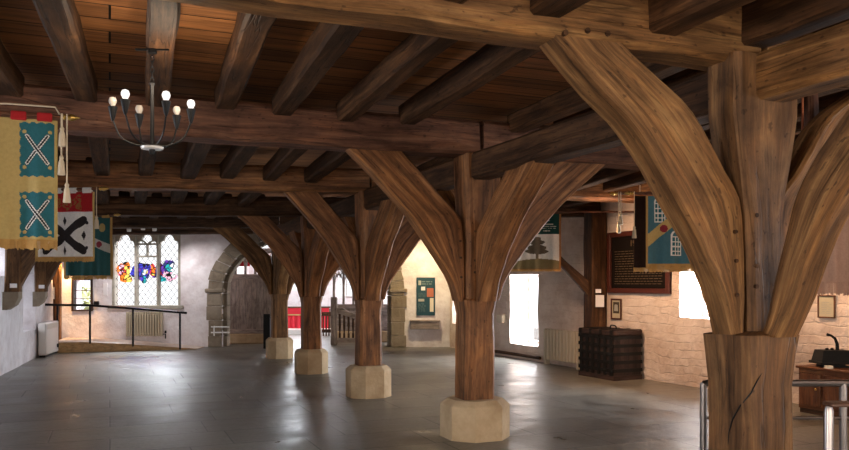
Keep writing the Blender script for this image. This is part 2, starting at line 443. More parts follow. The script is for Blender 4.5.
OB1 = [1.2, 3.4, .9, 2.5]; OB2 = [5.2, 7.4, .9, 2.5]; OB3 = [9.2, 11.4, .9, 2.5]  # unseen back windows, added to light the near post and beam
build_wall('wall_back', WB, HZ, .6, [OB1, OB2, OB3], 'lime_white', seed=5)
# floor and ceiling
def slab(name, x0, x1, y0, y1, z0, z1, mat):
    bm = B(); box(bm, I4, x0, x1, y0, y1, z0, z1)
    l = bm.loops.layers.uv.active
    for f in bm.faces:
        for lp in f.loops: lp[l].uv = (lp.vert.co.x, lp.vert.co.y)
    o = obj(name, bm, mat, smooth=False); o['kind'] = 'structure'; return o
slab('floor', -5, 14, -4.2, 32, -.2, 0, 'floor')
def ceil(name, pts):
    bm = B(); a = [bm.verts.new((p[0], p[1], 3.42)) for p in pts]; b = [bm.verts.new((p[0], p[1], 3.6)) for p in pts]; n = len(pts)
    for k in range(n): bm.faces.new([a[k], a[(k+1) % n], b[(k+1) % n], b[k]])
    bm.faces.new(a); bm.faces.new(b)
    l = bm.loops.layers.uv.active
    for f in bm.faces:
        for lp in f.loops: lp[l].uv = (lp.vert.co.x, lp.vert.co.y)
    o = obj(name, bm, 'planks', smooth=False); o['kind'] = 'structure'
ceil('ceiling', [(-5, -4.2), (14, -4.2), E(5, 20.0), E(-11.2, 20.0)])
ceil('ceiling_chapel', [E(-6.4, 20.0), E(1.7, 20.0), E(1.7, 26.8), E(-6.4, 26.8)])
# ------------------------------------------------------------------ windows
def light_area(name, loc, tgt, sx, sy, watts, col=(1, 1, 1)):
    l = bpy.data.lights.new(name, 'AREA'); l.shape = 'RECTANGLE'; l.size = sx; l.size_y = sy; l.energy = watts; l.color = col
    o = link(bpy.data.objects.new(name, l)); o.location = loc
    o.rotation_euler = (Vector(tgt)-Vector(loc)).to_track_quat('-Z', 'Y').to_euler(); return o
def light_spot(name, loc, tgt, watts, col=(1, .8, .55), deg=80, blend=.7, r=.08):
    l = bpy.data.lights.new(name, 'SPOT'); l.energy = watts; l.color = col; l.spot_size = math.radians(deg); l.spot_blend = blend; l.shadow_soft_size = r
    o = link(bpy.data.objects.new(name, l)); o.location = loc
    o.rotation_euler = (Vector(tgt)-Vector(loc)).to_track_quat('-Z', 'Y').to_euler(); return o
DAY = (.93, .97, 1.0)
nw = [1]
def simple_window(W, o, depth, watts, bars=(2, 2), tint=DAY, glassm='clear_glass'):
    nw[0] += 1
    a0, a1, z0, z1 = o; M = W.fr(0, 0, -depth)
    bm = B(); t = .05
    for x0, x1, y0, y1 in ((a0-.02, a0+t, z0-.02, z1+.02), (a1-t, a1+.02, z0-.02, z1+.02), (a0+t, a1-t, z0-.02, z0+t), (a0+t, a1-t, z1-t, z1+.02)): box(bm, M, x0, x1, -.03, .03, y0, y1)
    root = obj('window_%d' % nw[0], bm, 'white_paint', smooth=False); root['kind'] = 'structure'
    bm = B(); box(bm, M, a0+t, a1-t, -.004, .004, z0+t, z1-t); obj('pane', bm, glassm, root, smooth=False)
    bm = B()
    for i in range(1, bars[0]): x = a0+(a1-a0)*i/bars[0]; box(bm, M, x-.012, x+.012, -.02, .02, z0+t, z1-t)
    for i in range(1, bars[1]): z = z0+(z1-z0)*i/bars[1]; box(bm, M, a0+t, a1-t, -.018, .018, z-.012, z+.012)
    if bars != (1, 1): obj('glazing_bar', bm, 'white_paint', root, smooth=False)
    else: bm.free()
    if watts:
        c = W.pt((a0+a1)/2, (z0+z1)/2, -depth-.25)
        light_area('daylight_fill', c, c+W.n, (a1-a0)*1.0, (z1-z0)*1.0, watts, tint)  # area light behind the pane, at real windows and the added unseen ones
    return root
simple_window(WR, OR1, .50, 250, (1, 1)); simple_window(WR, OR2, .50, 280, (1, 1)); simple_window(WR, OR3, .50, 25, (1, 1))
simple_window(WR, OR4, .5, 200, tint=DAY); simple_window(WR, OR5, .5, 60, tint=(1, .88, .74))  # the warm one is out of view, added to light the near end
simple_window(WL, OL1, .85, 8, (1, 1)); simple_window(WL, OL2, .5, 15, (1, 1)); simple_window(WL, OL3, .85, 100); simple_window(WL, OL4, .85, 300, tint=(1, .88, .72))  # the warm one is an added window behind the view, fill for the near end
for o_ in (OB1, OB2, OB3): simple_window(WB, o_, .5, 165, tint=(1, .84, .66))  # warm fill through the added windows behind the camera

# the end window: stone frame, three cusped lights, leaded and painted glass
def end_window():
    a0, a1, z0, z1 = OW; wd = a1-a0; M = WE.fr(a0, 0, -.12)
    bm = B(); fw = .085; mw = .075
    box(bm, M, -.05, fw*.8, -.12, .10, z0-.02, z1+.05); box(bm, M, wd-fw*.8, wd+.05, -.12, .10, z0-.02, z1+.05)
    box(bm, M, -.05, wd+.05, -.12, .10, z1-.07, z1+.06)
    root = obj('window_1', bm, 'stone_frame', smooth=False); root['kind'] = 'structure'
    bm = B(); box(bm, M, -.08, wd+.08, -.14, .17, z0-.06, z0+.03, .01); obj('sill', bm, 'stone_frame', root, smooth=False)
    lw = (wd-2*fw*.8-2*mw)/3; cen = []
    x = fw*.8
    for i in range(3):
        cen.append((x, x+lw)); x += lw
        if i < 2:
            bm = B(); prism(bm, M @ Matrix.Translation((x+mw/2, 0, 0)) @ Matrix(((1, 0, 0, 0), (0, 0, 1, 0), (0, 1, 0, 0), (0, 0, 0, 1))), [(-mw/2, -.08), (mw/2, -.08), (mw/2, .03), (mw*.2, .12), (-mw*.2, .12), (-mw/2, .03)], z0, z1)
            obj('mullion', bm, 'stone_frame', root, smooth=False); x += mw
    zs = z1-.40
    for i, (p, q) in enumerate(cen):
        bm = B(); n = 24; a = (q-p)/2; cx = (p+q)/2
        def top(t):                                     # cusped head, t in -1..1
            s = abs(t)
            if s > .55: return zs+.02+.155*math.sqrt(max(0, 1-((s-.68)/.33)**2))
            return zs+.14+.19*math.sqrt(max(0, 1-(s/.60)**2))
        for k in range(n):
            t0, t1 = -1+2*k/n, -1+2*(k+1)/n
            prism(bm, M, [(cx+t0*a, top(t0)), (cx+t1*a, top(t1)), (cx+t1*a, z1-.03), (cx+t0*a, z1-.03)], -.06, .06)
        obj('tracery_head', bm, 'stone_frame', root, smooth=False)
    p, q = cen[1]; cx = (p+q)/2
    bm = B()
    for zz in (z1-.31, z1-.62, ): box(bm, M, p, q, -.05, .05, zz-.022, zz+.022)
    box(bm, M, cx-.02, cx+.02, -.05, .05, z1-.62, z1-.31)
    for sx, w in ((-1, 0), (1, 0)):
        tube(bm, [M @ Vector((cx+sx*.02, 0, z1-.31)), M @ Vector((cx+sx*.10, 0, z1-.24)), M @ Vector((cx+sx*(q-p)/2, 0, z1-.20))], .025, 6, n=6)
    obj('tracery_bar', bm, 'stone_frame', root, smooth=False)
    # glass
    zone = ['leaded', 'sg_orange', 'sg_yellow', 'sg_blue', 'sg_purple', 'sg_teal', 'sg_red', 'sg_pink', 'sg_navy', 'clear_glass', 'iron']
    bm = B(); nx, nz = 120, 140
    V = [[bm.verts.new(M @ Vector((wd*i/nx, 0, z0+(z1-z0)*j/nz))) for j in range(nz+1)] for i in range(nx+1)]
    def blob(x, z, cx, cz, rx, rz, wob=.35):
        k = 1+wob*noise.noise(Vector((x*9, z*9, cx*7)))*1.6
        return ((x-cx)/rx)**2+((z-cz)/rz)**2 < k*k
    # painted figures: (centre x, z, half sizes, palette); each is broken into small leaded pieces
    FIG = [(.18, .42, .11, .055, (1, 1, 2, 1)), (.10, .53, .055, .09, (7, 6, 7, 1)), (.19, .54, .07, .10, (1, 2, 1, 6)), (.46, .50, .05, .05, (9, 5, 2, 9)), (.45, .41, .045, .05, (5, 5, 3, 9)),
           (.40, .51, .15, .11, (3, 3, 4, 8)), (.57, .54, .055, .09, (6, 1, 6, 2)), (.66, .52, .09, .10, (4, 8, 4, 6)), (.70, .41, .06, .035, (5, 5, 2, 9)), (.80, .58, .075, .08, (8, 5, 4, 9)), (.83, .43, .12, .05, (7, 7, 9, 7)), (.80, .50, .06, .09, (7, 4, 7, 5))]
    cr = random.Random(11); SEED = [(cr.uniform(.03, .97), cr.uniform(.34, .68), cr.randrange(4)) for _ in range(150)]
    def colr(x, z):
        z += .045
        if not .34 < z < .70: return 0
        for cx, cz, rx, rz, pal in FIG:
            if blob(x, z, cx, cz, rx, rz):
                d = sorted((((x-a)*1.0)**2+((z-b)*1.18)**2, k) for a, b, k in SEED)[:2]
                if math.sqrt(d[1][0])-math.sqrt(d[0][0]) < .007: return 10
                return pal[d[0][1]]
        return 0
    for i in range(nx):
        for j in range(nz):
            x, z = (i+.5)/nx, (j+.5)/nz
            c = [(wd*a/nx, (z1-z0)*b/nz) for a, b in ((i, j), (i+1, j), (i+1, j+1), (i, j+1))]
            quad(bm, [V[i][j], V[i+1][j], V[i+1][j+1], V[i][j+1]], c, colr(x, z))
    g = obj('painted_glass', bm, zone, root, smooth=False, recalc=False)
    tag(g, 'leaded glass with coloured heraldic figures')
    c = WE.pt((a0+a1)/2-.3, 4.1, -3.6); light_area('daylight_end', c, WE.pt((a0+a1)/2, 1.9, 0), 2.8, 1.3, 750, DAY)
end_window()
# the small window in the dark frame beside the ramp, greenery outside
def niche():
    a0, a1, z0, z1 = ON; M = WE.fr(0, 0, -.05); t = .05
    bm = B()
    for x0, x1, y0, y1 in ((a0, a0+t, z0, z1), (a1-t, a1, z0, z1), (a0+t, a1-t, z0, z0+t*.7), (a0+t, a1-t, z1-t*1.6, z1)): box(bm, M, x0, x1, -.09, .09, y0, y1)
    nw[0] += 1; root = obj('window_%d' % nw[0], bm, 'chest_wood', smooth=False); root['kind'] = 'structure'
    bm = B(); box(bm, M, a0+t, a1-t, -.004, .004, z0+t*.7, z1-t*1.6); obj('pane', bm, 'clear_glass', root, smooth=False)
    bm = B(); h = z1-z0
    for k in (.36, .6): box(bm, M, a0+t, a1-t, -.01, .012, z0+h*k-.008, z0+h*k+.008)
    obj('glazing_bar', bm, 'oak_dark', root, smooth=False)
    c = WE.pt((a0+a1)/2, (z0+z1)/2, -2.0)
niche()
def bush(name, label, c, r, seed, mat):
    bm = B(); rr = random.Random(seed)
    for k in range(110):
        d = Vector((rr.gauss(0, 1), rr.gauss(0, 1), rr.gauss(0, 1))).normalized()*r*(.55+.45*rr.random()); p = c+Vector((d.x, d.y, d.z*.9))
        a = Vector((rr.gauss(0, 1), rr.gauss(0, 1), rr.gauss(0, 1))).normalized(); b = a.orthogonal().normalized(); s = .10
        quad(bm, [bm.verts.new(p+a*s), bm.verts.new(p+b*s*.5), bm.verts.new(p-a*s), bm.verts.new(p-b*s*.5)])
    root = thing(name, label, 'shrub', (c.x, c.y, 0))
    obj('foliage', bm, mat, root, smooth=False, recalc=False)
    bm = B(); tube(bm, [(c.x, c.y, 0), (c.x+.04, c.y, c.z*.6), c], [.03, .025, .015], 6); obj('stem', bm, 'oak_dark', root)
plain('leaf_green', (.16, .24, .07), .6); plain('leaf_pale', (.40, .42, .16), .6)
am = (ON[0]+ON[1])/2
bush('garden_shrub', 'yellow green shrub seen through the small dark framed window', at(80, 298, 21.6), .40, 4, 'leaf_pale')

# ------------------------------------------------------------------ chancel arch and chapel
def arch_z(t): return SPR+RISE*math.pow(max(0.0, 1-abs(t)**2.0), .5)
def arch():
    ca, hw = (ARa+ARb)/2, (ARb-ARa)/2; M = WE.fr(0, 0, 0)
    n = 40
    bm = B()                                             # plaster spandrels above the curve
    for k in range(n):
        t0, t1 = math.cos(math.pi*(1-k/n)), math.cos(math.pi*(1-(k+1)/n))
        prism(bm, M, [(ca+t0*hw, arch_z(t0)), (ca+t1*hw, arch_z(t1)), (ca+t1*hw, SPR+RISE+.01), (ca+t0*hw, SPR+RISE+.01)], -.54, -.005)
    o = obj('wall_arch', bm, 'lime_white', smooth=False); o['kind'] = 'structure'
    bm = B(); w = .36                                    # stone ring and jambs
    def ring(t, r):
        ang = math.pi*t; return (ca-math.cos(ang)*(hw+r), SPR+math.sin(ang)*(RISE+r))
    for k in range(22):
        t0, t1 = k/22+.0012, (k+1)/22-.0012; wob = .03*rnd.uniform(-1, 1)
        prism(bm, M, [ring(t0, 0), ring(t1, 0), ring(t1, w+wob), ring(t0, w+wob)], -.50, .05)
        prism(bm, M, [ring(t0, -.10), ring(t1, -.10), ring(t1, .02), ring(t0, .02)], -.42, -.12)
    for sgn, xe in ((-1, ARa), (1, ARb)):
        z = 0.0
        while z < SPR-.02:
            h = min(rnd.uniform(.26, .42), SPR-z); ww = w+rnd.uniform(-.06, .06)
            x0, x1 = (xe-ww, xe) if sgn < 0 else (xe, xe+ww)
            box(bm, M, x0, x1, -.5, .06, z+.004, z+h-.004, .012)
            x0, x1 = (xe-.02, xe+.10) if sgn < 0 else (xe-.10, xe+.02)
            box(bm, M, x0, x1, -.42, -.12, z+.004, z+h-.004, .012); z += h
        x0, x1 = (xe-w-.05, xe+.05) if sgn < 0 else (xe-.05, xe+w+.05)
        box(bm, M, x0, x1, -.5, .10, SPR-.06, SPR+.04, .02)
    l = bm.loops.layers.uv.active
    for f in bm.faces:
        for lp in f.loops: lp[l].uv = (lp.vert.co.dot(WE.t), lp.vert.co.z)
    o = obj('trim_1', bm, 'stone', smooth=False); o['kind'] = 'structure'
arch()
# chapel shell (parallel to the end wall)
CB = Wall(E(-6.2, 26.2), E(1.2, 26.2), E(-3, 20)); CLW = Wall(E(-5.9, 20.06), E(-5.9, 26.4), E(-3, 22)); CRW = Wall(E(1.0, 26.4), E(1.0, 19.9), E(-3, 22))
OC1 = [CB.ray(281, 0)[0], CB.ray(322, 0)[0], 1.35, 3.0]; OC2 = [CB.ray(255, 0)[0], CB.ray(268, 0)[0], 1.5, 3.1]; OC3 = [CB.ray(338, 0)[0], CB.ray(353, 0)[0], 1.1, 2.0]
build_wall('wall_chapel_east', CB, HZ, .5, [OC2, OC1, OC3], 'lime_white', .4, .01, 6)
build_wall('wall_chapel_north', CLW, HZ, .35, [[2.5, 4.5, 1.0, 3.0]], 'lime_white', .4, .01, 7)
build_wall('wall_chapel_south', CRW, HZ, .5, [[1.5, 4.5, .9, 3.0]], 'lime_white', .4, .01, 8)
simple_window(CB, OC1, .3, 90, (3, 2)); simple_window(CB, OC2, .3, 20, (1, 2)); simple_window(CB, OC3, .3, 0, (2, 2))
simple_window(CRW, [1.5, 4.5, .9, 3.0], .3, 520, (3, 2)); simple_window(CLW, [2.5, 4.5, 1.0, 3.0], .2, 40, (2, 2))
def EF(s, d, z=0.0): return frame(E(s, d, z), Rv, -Fv)    # local x right, y towards the camera
def sx(u, d): return (u-CXP)/FPX*d
def zx(v, d): return EYE+(HOR-v)*d/FPX
def screen(name, label, u0, u1, d, zp, zw, zt, lights, flip=0):
    M = EF(0, d); s0, s1 = sx(u0, d), sx(u1, d)
    root = thing(name, label, 'screen', E((s0+s1)/2, d))
    bm = B(); box(bm, M, s0, s1, -.14, .14, 0, zp, .02)
    l = bm.loops.layers.uv.active
    o = obj('stone_plinth', bm, 'plinth_stone', root, smooth=False); tag(o, 'pale stone plinth')
    bm = B(); n = 4
    box(bm, M, s0, s1, -.03, .03, zp, zw)
    for k in range(n+1): x = s0+(s1-s0)*k/n; box(bm, M, max(s0, x-.04), min(s1, x+.04), -.05, .05, zp, zw)
    box(bm, M, s0, s1, -.06, .06, zw-.09, zw+.05, .01); box(bm, M, s0, s1, -.06, .06, zp, zp+.12, .01)
    obj('wainscot', bm, 'oak_grey', root, smooth=False)
    bm = B(); w = (s1-s0)/lights
    for k in range(lights+1): x = s0+w*k; box(bm, M, x-.03, x+.03, -.04, .04, zw, zt)
    box(bm, M, s0-.02, s1+.02, -.06, .06, zt-.02, zt+.10, .01)
    obj('mullion', bm, 'oak_grey', root, smooth=False)
    for k in range(lights):
        bm = B(); x0, x1 = s0+w*k+.03, s0+w*(k+1)-.03; zc = zt-.42; m = 12
        for i in range(m):
            t0, t1 = -1+2*i/m, -1+2*(i+1)/m
            f = lambda t: zc+.22*math.sqrt(max(0, 1-abs(t)))+.06*abs(math.cos(t*math.pi*1.5))
            g = lambda t: min(f(t)+.10, zt)
            cx, a = (x0+x1)/2, (x1-x0)/2
            prism(bm, M, [(cx+t0*a, f(t0)), (cx+t1*a, f(t1)), (cx+t1*a, g(t1)), (cx+t0*a, g(t0))], -.02, .02)
        tube(bm, [M @ Vector(((x0+x1)/2+.09*math.cos(q*math.pi/6), 0, zt-.09+.07*math.sin(q*math.pi/6))) for q in range(13)], .018, 6)
        obj('tracery', bm, 'oak_grey', root, smooth=False)
    return root
d1 = 20.7
scr = screen('chapel_screen', 'grey oak traceried screen on a stone plinth behind the arch, left of the red frontal', 226, 275, d1, zx(333.5, d1), zx(276, d1), 2.42, 5)
bm = B(); M = EF(0, d1+.25)
for k, (u, v0, v1) in enumerate(((243, 243, 258), (250, 240, 256), (257, 237, 256), (264, 247, 258))):
    box(bm, M, sx(u-4, d1), sx(u+3, d1), -.03, .03, zx(v1+4, d1), zx(v0+10, d1))
def hanging():
    root = thing('red_hanging', 'red cloth valance hanging behind the left screen tracery', 'hanging', E(sx(252, d1+.3), d1+.3, zx(258, d1)))
    bm2 = B()
    for (u0, u1, v0, v1) in ((236, 250, 258, 266), (250, 263, 254, 264)):
        n = 10; M2 = EF(0, d1+.3); s0, s1 = sx(u0, d1+.3), sx(u1, d1+.3)
        for i in range(n):
            a, b = s0+(s1-s0)*i/n, s0+(s1-s0)*(i+1)/n
            box(bm2, M2, a, b, -.02+.015*(i % 2), .02+.015*(i % 2), zx(v1, d1), zx(v0, d1))
    obj('cloth', bm2, 'red_cloth', root, smooth=False)
    bm2 = B(); tube(bm2, [E(sx(234, d1), d1+.3, zx(253, d1)+.02), E(sx(266, d1), d1+.3, zx(253, d1)+.02)], .012, 6); obj('rod', bm2, 'brass', root)
bm.free(); hanging()
scr2 = screen('chapel_screen', 'grey oak traceried screen behind the slatted bench end, right of the red frontal', 334, 392, 21.2, .30, zx(306, 21.2), 1.98, 6)
# slatted bench end / gate
def gate():
    d = 20.2; M = EF(0, d); s0, s1 = sx(331, d), sx(358, d)
    root = thing('chapel_gate', 'grey wooden gate with turned balusters and sloping top rail under the arch', 'gate', E(s0, d))
    bm = B(); box(bm, M, s0, s0+.16, -.08, .08, 0, zx(297, d), .012); obj('gate_post', bm, 'oak_grey', root, smooth=False)
    bm = B(); prism(bm, M, [(s0+.16, zx(313, d)), (s0+.16, zx(307, d)), (s0+.3, zx(308, d)), (s0+.45, zx(311.5, d)), (s1, zx(315, d)), (s1, zx(320, d)), (s0+.4, zx(316, d))], -.04, .04)
    obj('top_rail', bm, 'oak_grey', root, smooth=False)
    bm = B(); box(bm, M, s0+.16, s1, -.04, .04, .06, .18); obj('bottom_rail', bm, 'oak_grey', root, smooth=False)
    bm = B(); box(bm, M, s1-.07, s1, -.05, .05, 0, zx(315, d)); obj('end_stile', bm, 'oak_grey', root, smooth=False)
    for k in range(4):
        x = s0+.16+(s1-s0-.23)*(k+.6)/4.1; bm = B(); zt = zx(313+k, d); p = M @ Vector((x, 0, 0))
        lathe(bm, p, [(.03, .18), (.03, .28), (.018, .32), (.034, .5), (.026, .75), (.016, zt-.12), (.03, zt-.08), (.03, zt)], 8); obj('baluster', bm, 'oak_dark', root)
gate()
def frontal():
    d = 25.2; M = EF(0, d); s0, s1 = sx(268, d), sx(329, d); zt = zx(308, d)
    root = thing('altar_table', 'altar table with pleated red frontal seen between the far posts', 'altar', E((s0+s1)/2, d))
    bm = B(); box(bm, M, s0, s1, -.5, .02, .12, zt-.03); obj('body', bm, 'oak_dark', root, smooth=False)
    bm = B(); n = 48; v = []
    for i in range(n+1):
        x = s0+(s1-s0)*i/n; y = .05+.025*math.cos(i*math.pi/2)
        v.append((bm.verts.new(M @ Vector((x, y, .10))), bm.verts.new(M @ Vector((x, y, zt-.22)))))
    for a, b in zip(v, v[1:]): quad(bm, [a[0], b[0], b[1], a[1]])
    obj('frontal', bm, 'red_cloth', root)
    bm = B(); box(bm, M, s0, s1, .0, .09, zt-.2, zt); obj('frontlet', bm, 'red_cloth', root, smooth=False)
    bm = B(); box(bm, M, s0, s1, .02, .095, zt-.235, zt-.2); o = obj('gold_band', bm, 'cloth_gold', root, smooth=False); tag(o, 'gold band along the frontal')
    bm = B(); box(bm, M, s0-.05, s1+.05, -.55, .1, zt, zt+.04); obj('table_top', bm, 'oak_dark', root, smooth=False)
    bm = B(); box(bm, EF(0, d-.5), s0-.6, s1+.6, -.5, .4, 0, .14); o = obj('trim_2', bm, 'white_paint', smooth=False); o['kind'] = 'structure'
frontal()
def pew():
    d = 23.6; M = EF(0, d); s0, s1 = sx(322, d), sx(336, d)
    root = thing('chapel_pew', 'dark oak pew front with upright bars beside the right hand chapel screen', 'pew', E(s0, d))
    bm = B(); box(bm, M, s0, s1, -.05, .05, zx(316, d), zx(312, d)); obj('top_rail', bm, 'oak_dark', root, smooth=False)
    bm = B(); box(bm, M, s0, s1, -.04, .04, .1, .2); obj('bottom_rail', bm, 'oak_dark', root, smooth=False)
    for k in range(5):
        x = s0+(s1-s0)*(k+.5)/5; bm = B(); box(bm, M, x-.02, x+.02, -.02, .02, 0, zx(316, d)); obj('bar', bm, 'oak_dark', root, smooth=False)
pew()
def barrier():
    d = 19.0; M = EF(0, d); s0, s1 = sx(263.5, d), sx(270, d)
    root = thing('upright_stand', 'black slim upright stand beside the foot of the farthest post', 'stand', E(s0, d))
    bm = B(); box(bm, M, s0, s1, -.03, .03, 0.0, zx(314, d), .01); obj('panel', bm, 'black_iron', root, smooth=False)
    bm = B(); tube(bm, [E(s1+.01, d, .0), E(s1+.01, d, zx(318, d)), E(s1+.07, d+.02, zx(315, d)), E(s1+.16, d+.02, zx(315, d))], .018, 6); obj('rail', bm, 'steel', root)
barrier()
def handrail():
    d = 19.28; root = thing('grab_rail', 'thin white double grab rail fixed to the left jamb of the stone arch', 'rail', E(sx(212, d), d, zx(330, d)))
    for v in (327, 332.5):
        bm = B(); tube(bm, [E(sx(211, d), d, zx(v, d)), E(sx(229, d), d, zx(v, d))], .018, 6); obj('bar', bm, 'white_paint', root)
    bm = B(); tube(bm, [E(sx(214, d), d, zx(336, d)), E(sx(214, d), d, zx(326, d))], .018, 6); obj('upright', bm, 'white_paint', root)
handrail()

# ------------------------------------------------------------------ beams, plates, joists
def lerp(a, b, t): return a+(b-a)*t
# (y at left wall, y at post, y at right wall, z underside left, mid, right, post x)
BE = [(3.69, 3.69, 3.69, 2.90, 2.90, 2.90, 3.62), (7.45, 7.36, 7.3, 2.90, 2.91, 2.92, 3.54), (11.15, 10.55, 9.9, 2.80, 2.86, 2.86, 3.40), (14.75, 13.65, 12.0, 2.72, 2.79, 2.80, 3.33), (17.9, 16.6, 15.2, 2.72, 2.78, 2.78, 3.36), (20.95, 19.25, 17.75, 2.76, 2.80, 2.80, 3.3)]
def wall_x(W, y): return W.p0.x+(W.p1.x-W.p0.x)*(y-W.p0.y)/(W.p1.y-W.p0.y)
def beam_y(i, x):
    b = BE[i]; xl, xr = wall_x(WL, b[0]), wall_x(WR, b[2])
    return lerp(b[0], b[1], (x-xl)/(b[6]-xl)) if x < b[6] else lerp(b[1], b[2], (x-b[6])/(xr-b[6]))
def beam_z(i, x):
    b = BE[i]; xl, xr = wall_x(WL, b[0]), wall_x(WR, b[2])
    return lerp(b[3], b[4], (x-xl)/(b[6]-xl)) if x < b[6] else lerp(b[4], b[5], (x-b[6])/(xr-b[6]))
BNAME = ['nearest the camera', 'behind the hanging chandelier', 'third from the camera', 'fourth from the camera', 'fifth from the camera', 'sixth, against the end window wall']
BW = [.27, .34, .34, .32, .32, .3]; BH = [.44, .36, .34, .33, .33, .33]
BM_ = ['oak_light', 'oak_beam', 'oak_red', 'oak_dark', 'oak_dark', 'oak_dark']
for i, b in enumerate(BE):
    xl, xr = wall_x(WL, b[0])-.05, wall_x(WR, b[2])+.05
    for side, (xa, xb) in enumerate(((xl, b[6]-.02), (b[6]+.02, xr))):
        if i == 5 and side == 1: continue
        bm = B()
        pa = Vector((xa, beam_y(i, xa), beam_z(i, xa)+BH[i]/2)); pb = Vector((xb, beam_y(i, xb), beam_z(i, xb)+BH[i]/2))
        timber(bm, pa, pb, BW[i], BH[i], .014, .035, seed=i*2+side, seg=.2)
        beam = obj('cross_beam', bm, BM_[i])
        tag(beam, ('heavy oak cross beam ' + BNAME[i] + (', stretch left of the central posts' if side == 0 else ', stretch right of the central posts')), 'beam', 'cross beams of the hall')
        if i == 0 and side == 0:
            for u, v in ((565, 33), (587, 31), (607, 34)):
                r_ = (u-CXP)/FPX; y = 3.69-BW[0]/2; x = (ST*y+r_*CT*y)/(CT-r_*ST); z = EYE+(HOR-v)*(x*ST+y*CT)/FPX
                bm = B(); tube(bm, [(x, y-.012, z), (x, y+.05, z)], .016, 8); obj('peg', bm, 'oak_dark', beam)
# joists
BAYN = ['in front of the nearest cross beam', 'over the chandelier', 'over the red and white banner', 'over the small teal banner', 'in the fifth bay', 'beside the end window']
ORD = ['first', 'second', 'third', 'fourth', 'fifth', 'sixth', 'seventh', 'eighth', 'ninth', 'tenth', 'eleventh', 'twelfth', 'thirteenth', 'fourteenth', 'fifteenth', 'sixteenth', 'seventeenth']
BAYX = {0: [1.0, 1.56, 2.12, 2.87, 3.55, 4.1],
        1: [-1.35, -.76, -.18, .387, .974, 1.495, 2.10, 2.74, 3.95, 4.5, 5.05, 5.6, 6.15, 6.7, 7.3],
        2: [-.65, -.09, .43, .954, 1.45, 2.0, 2.55, 4.0, 4.6, 5.2, 5.8, 6.4, 7.0, 7.6],
        3: [-.1, .48, 1.07, 1.6, 2.15, 4.0, 4.6, 5.2, 5.8, 6.4, 7.0, 7.6],
        4: [-.3, .3, .85, 1.4, 1.95, 2.5, 4.6, 5.2, 5.8, 6.4, 7.0],
        5: [.0, .6, 1.2, 1.8, 2.4]}
JZ = {0: (3.0, 3.0), 1: (3.16, 3.16), 2: (3.12, 2.97), 3: (3.05, 2.93), 4: (2.98, 2.94), 5: (2.97, 2.95)}
for bay, xs in BAYX.items():
    for k, x in enumerate(xs):
        if bay == 0: y0, y1 = -1.5, beam_y(0, x)-BW[0]/2+.02
        else: y0, y1 = beam_y(bay-1, x)+BW[bay-1]/2-.03, beam_y(bay, x)-BW[bay]/2+.06
        sk = -.045 if bay == 1 else (-.02 if bay else 0)
        w, h = rnd.uniform(.17, .21), rnd.uniform(.19, .22)
        if bay == 0: w, h = .2, .26
        x0 = x+sk*(y1-y0)+rnd.uniform(-.03, .03)
        z0, z1 = JZ[bay]; z0 += rnd.uniform(-.02, .02); z1 += rnd.uniform(-.015, .015)
        bm = B(); timber(bm, (x0, y0, z0+h/2), (x, y1, z1+h/2), w, h, .013, .02, seed=bay*20+k, seg=.25)
        o = obj('ceiling_joist', bm, 'oak_dark')
        tag(o, f'dark oak ceiling joist {BAYN[bay]}, {ORD[k]} joist from the left', 'joist', 'ceiling joists ' + BAYN[bay])
# longitudinal plates
PX = [b[6] for b in BE]; PY = [b[1] for b in BE]
PZ = [2.67, 2.66, 2.62, 2.55, 2.53]
segs = [(-1.6, 3.60, 3.5, 3.62, 2.67, 2.67, 'running from the nearest post toward the camera')]
for i in range(4): segs.append((PY[i]+.1, PX[i], PY[i+1]-.1, PX[i+1], PZ[i], PZ[i+1], 'running between the %s and %s posts' % (ORD[i], ORD[i+1])))
for k, (ya, xa, yb, xb, za, zb, txt) in enumerate(segs):
    bm = B(); timber(bm, (xa, ya, za+.14), (xb, yb, zb+.14), .24, .28, .012, .03, seed=60+k)
    tag(obj('arcade_plate', bm, 'oak_light' if k == 0 else 'oak_dark'), 'oak plate ' + txt + ' below the joists', 'beam', 'plates along the row of posts')

# ------------------------------------------------------------------ posts
LO2 = [(-1.41, 2.93), (-1.25, 2.78), (-1.07, 2.61), (-.79, 2.33), (-.54, 2.0), (-.41, 1.82), (-.29, 1.63), (-.22, 1.41)]
UP2 = [(-.87, 2.95), (-.65, 2.73), (-.43, 2.51), (-.27, 2.35), (-.18, 2.23), (-.155, 1.9), (-.155, 1.41)]
LO1 = [(-1.45, 2.92), (-1.25, 2.73), (-1.13, 2.62), (-.94, 2.46), (-.77, 2.27), (-.66, 2.12), (-.48, 1.87), (-.39, 1.70), (-.28, 1.48), (-.215, 1.28)]
UP1 = [(-1.0, 2.92), (-.91, 2.85), (-.69, 2.72), (-.53, 2.60), (-.40, 2.44), (-.27, 2.26), (-.16, 2.13), (-.12, 2.0), (-.12, 1.7), (-.12, 1.28)]
def rings_post(levels, seed, amp=.010, ch=.035):
    out = []
    for (z, x, y, wx, wy) in levels: out.append((z, x, y, wx, wy))
    fine = []
    for a, b in zip(out, out[1:]):
        n = max(1, int((b[0]-a[0])/.12)); fine += [tuple(a[q]+(b[q]-a[q])*i/n for q in range(5)) for i in range(n)]
    fine.append(out[-1]); rs = []
    for z, x, y, wx, wy in fine:
        rs.append([jit(Vector((x+a, y+b, z)), amp, seed) for a, b in rect_ring(wx, wy, ch)])
    return rs
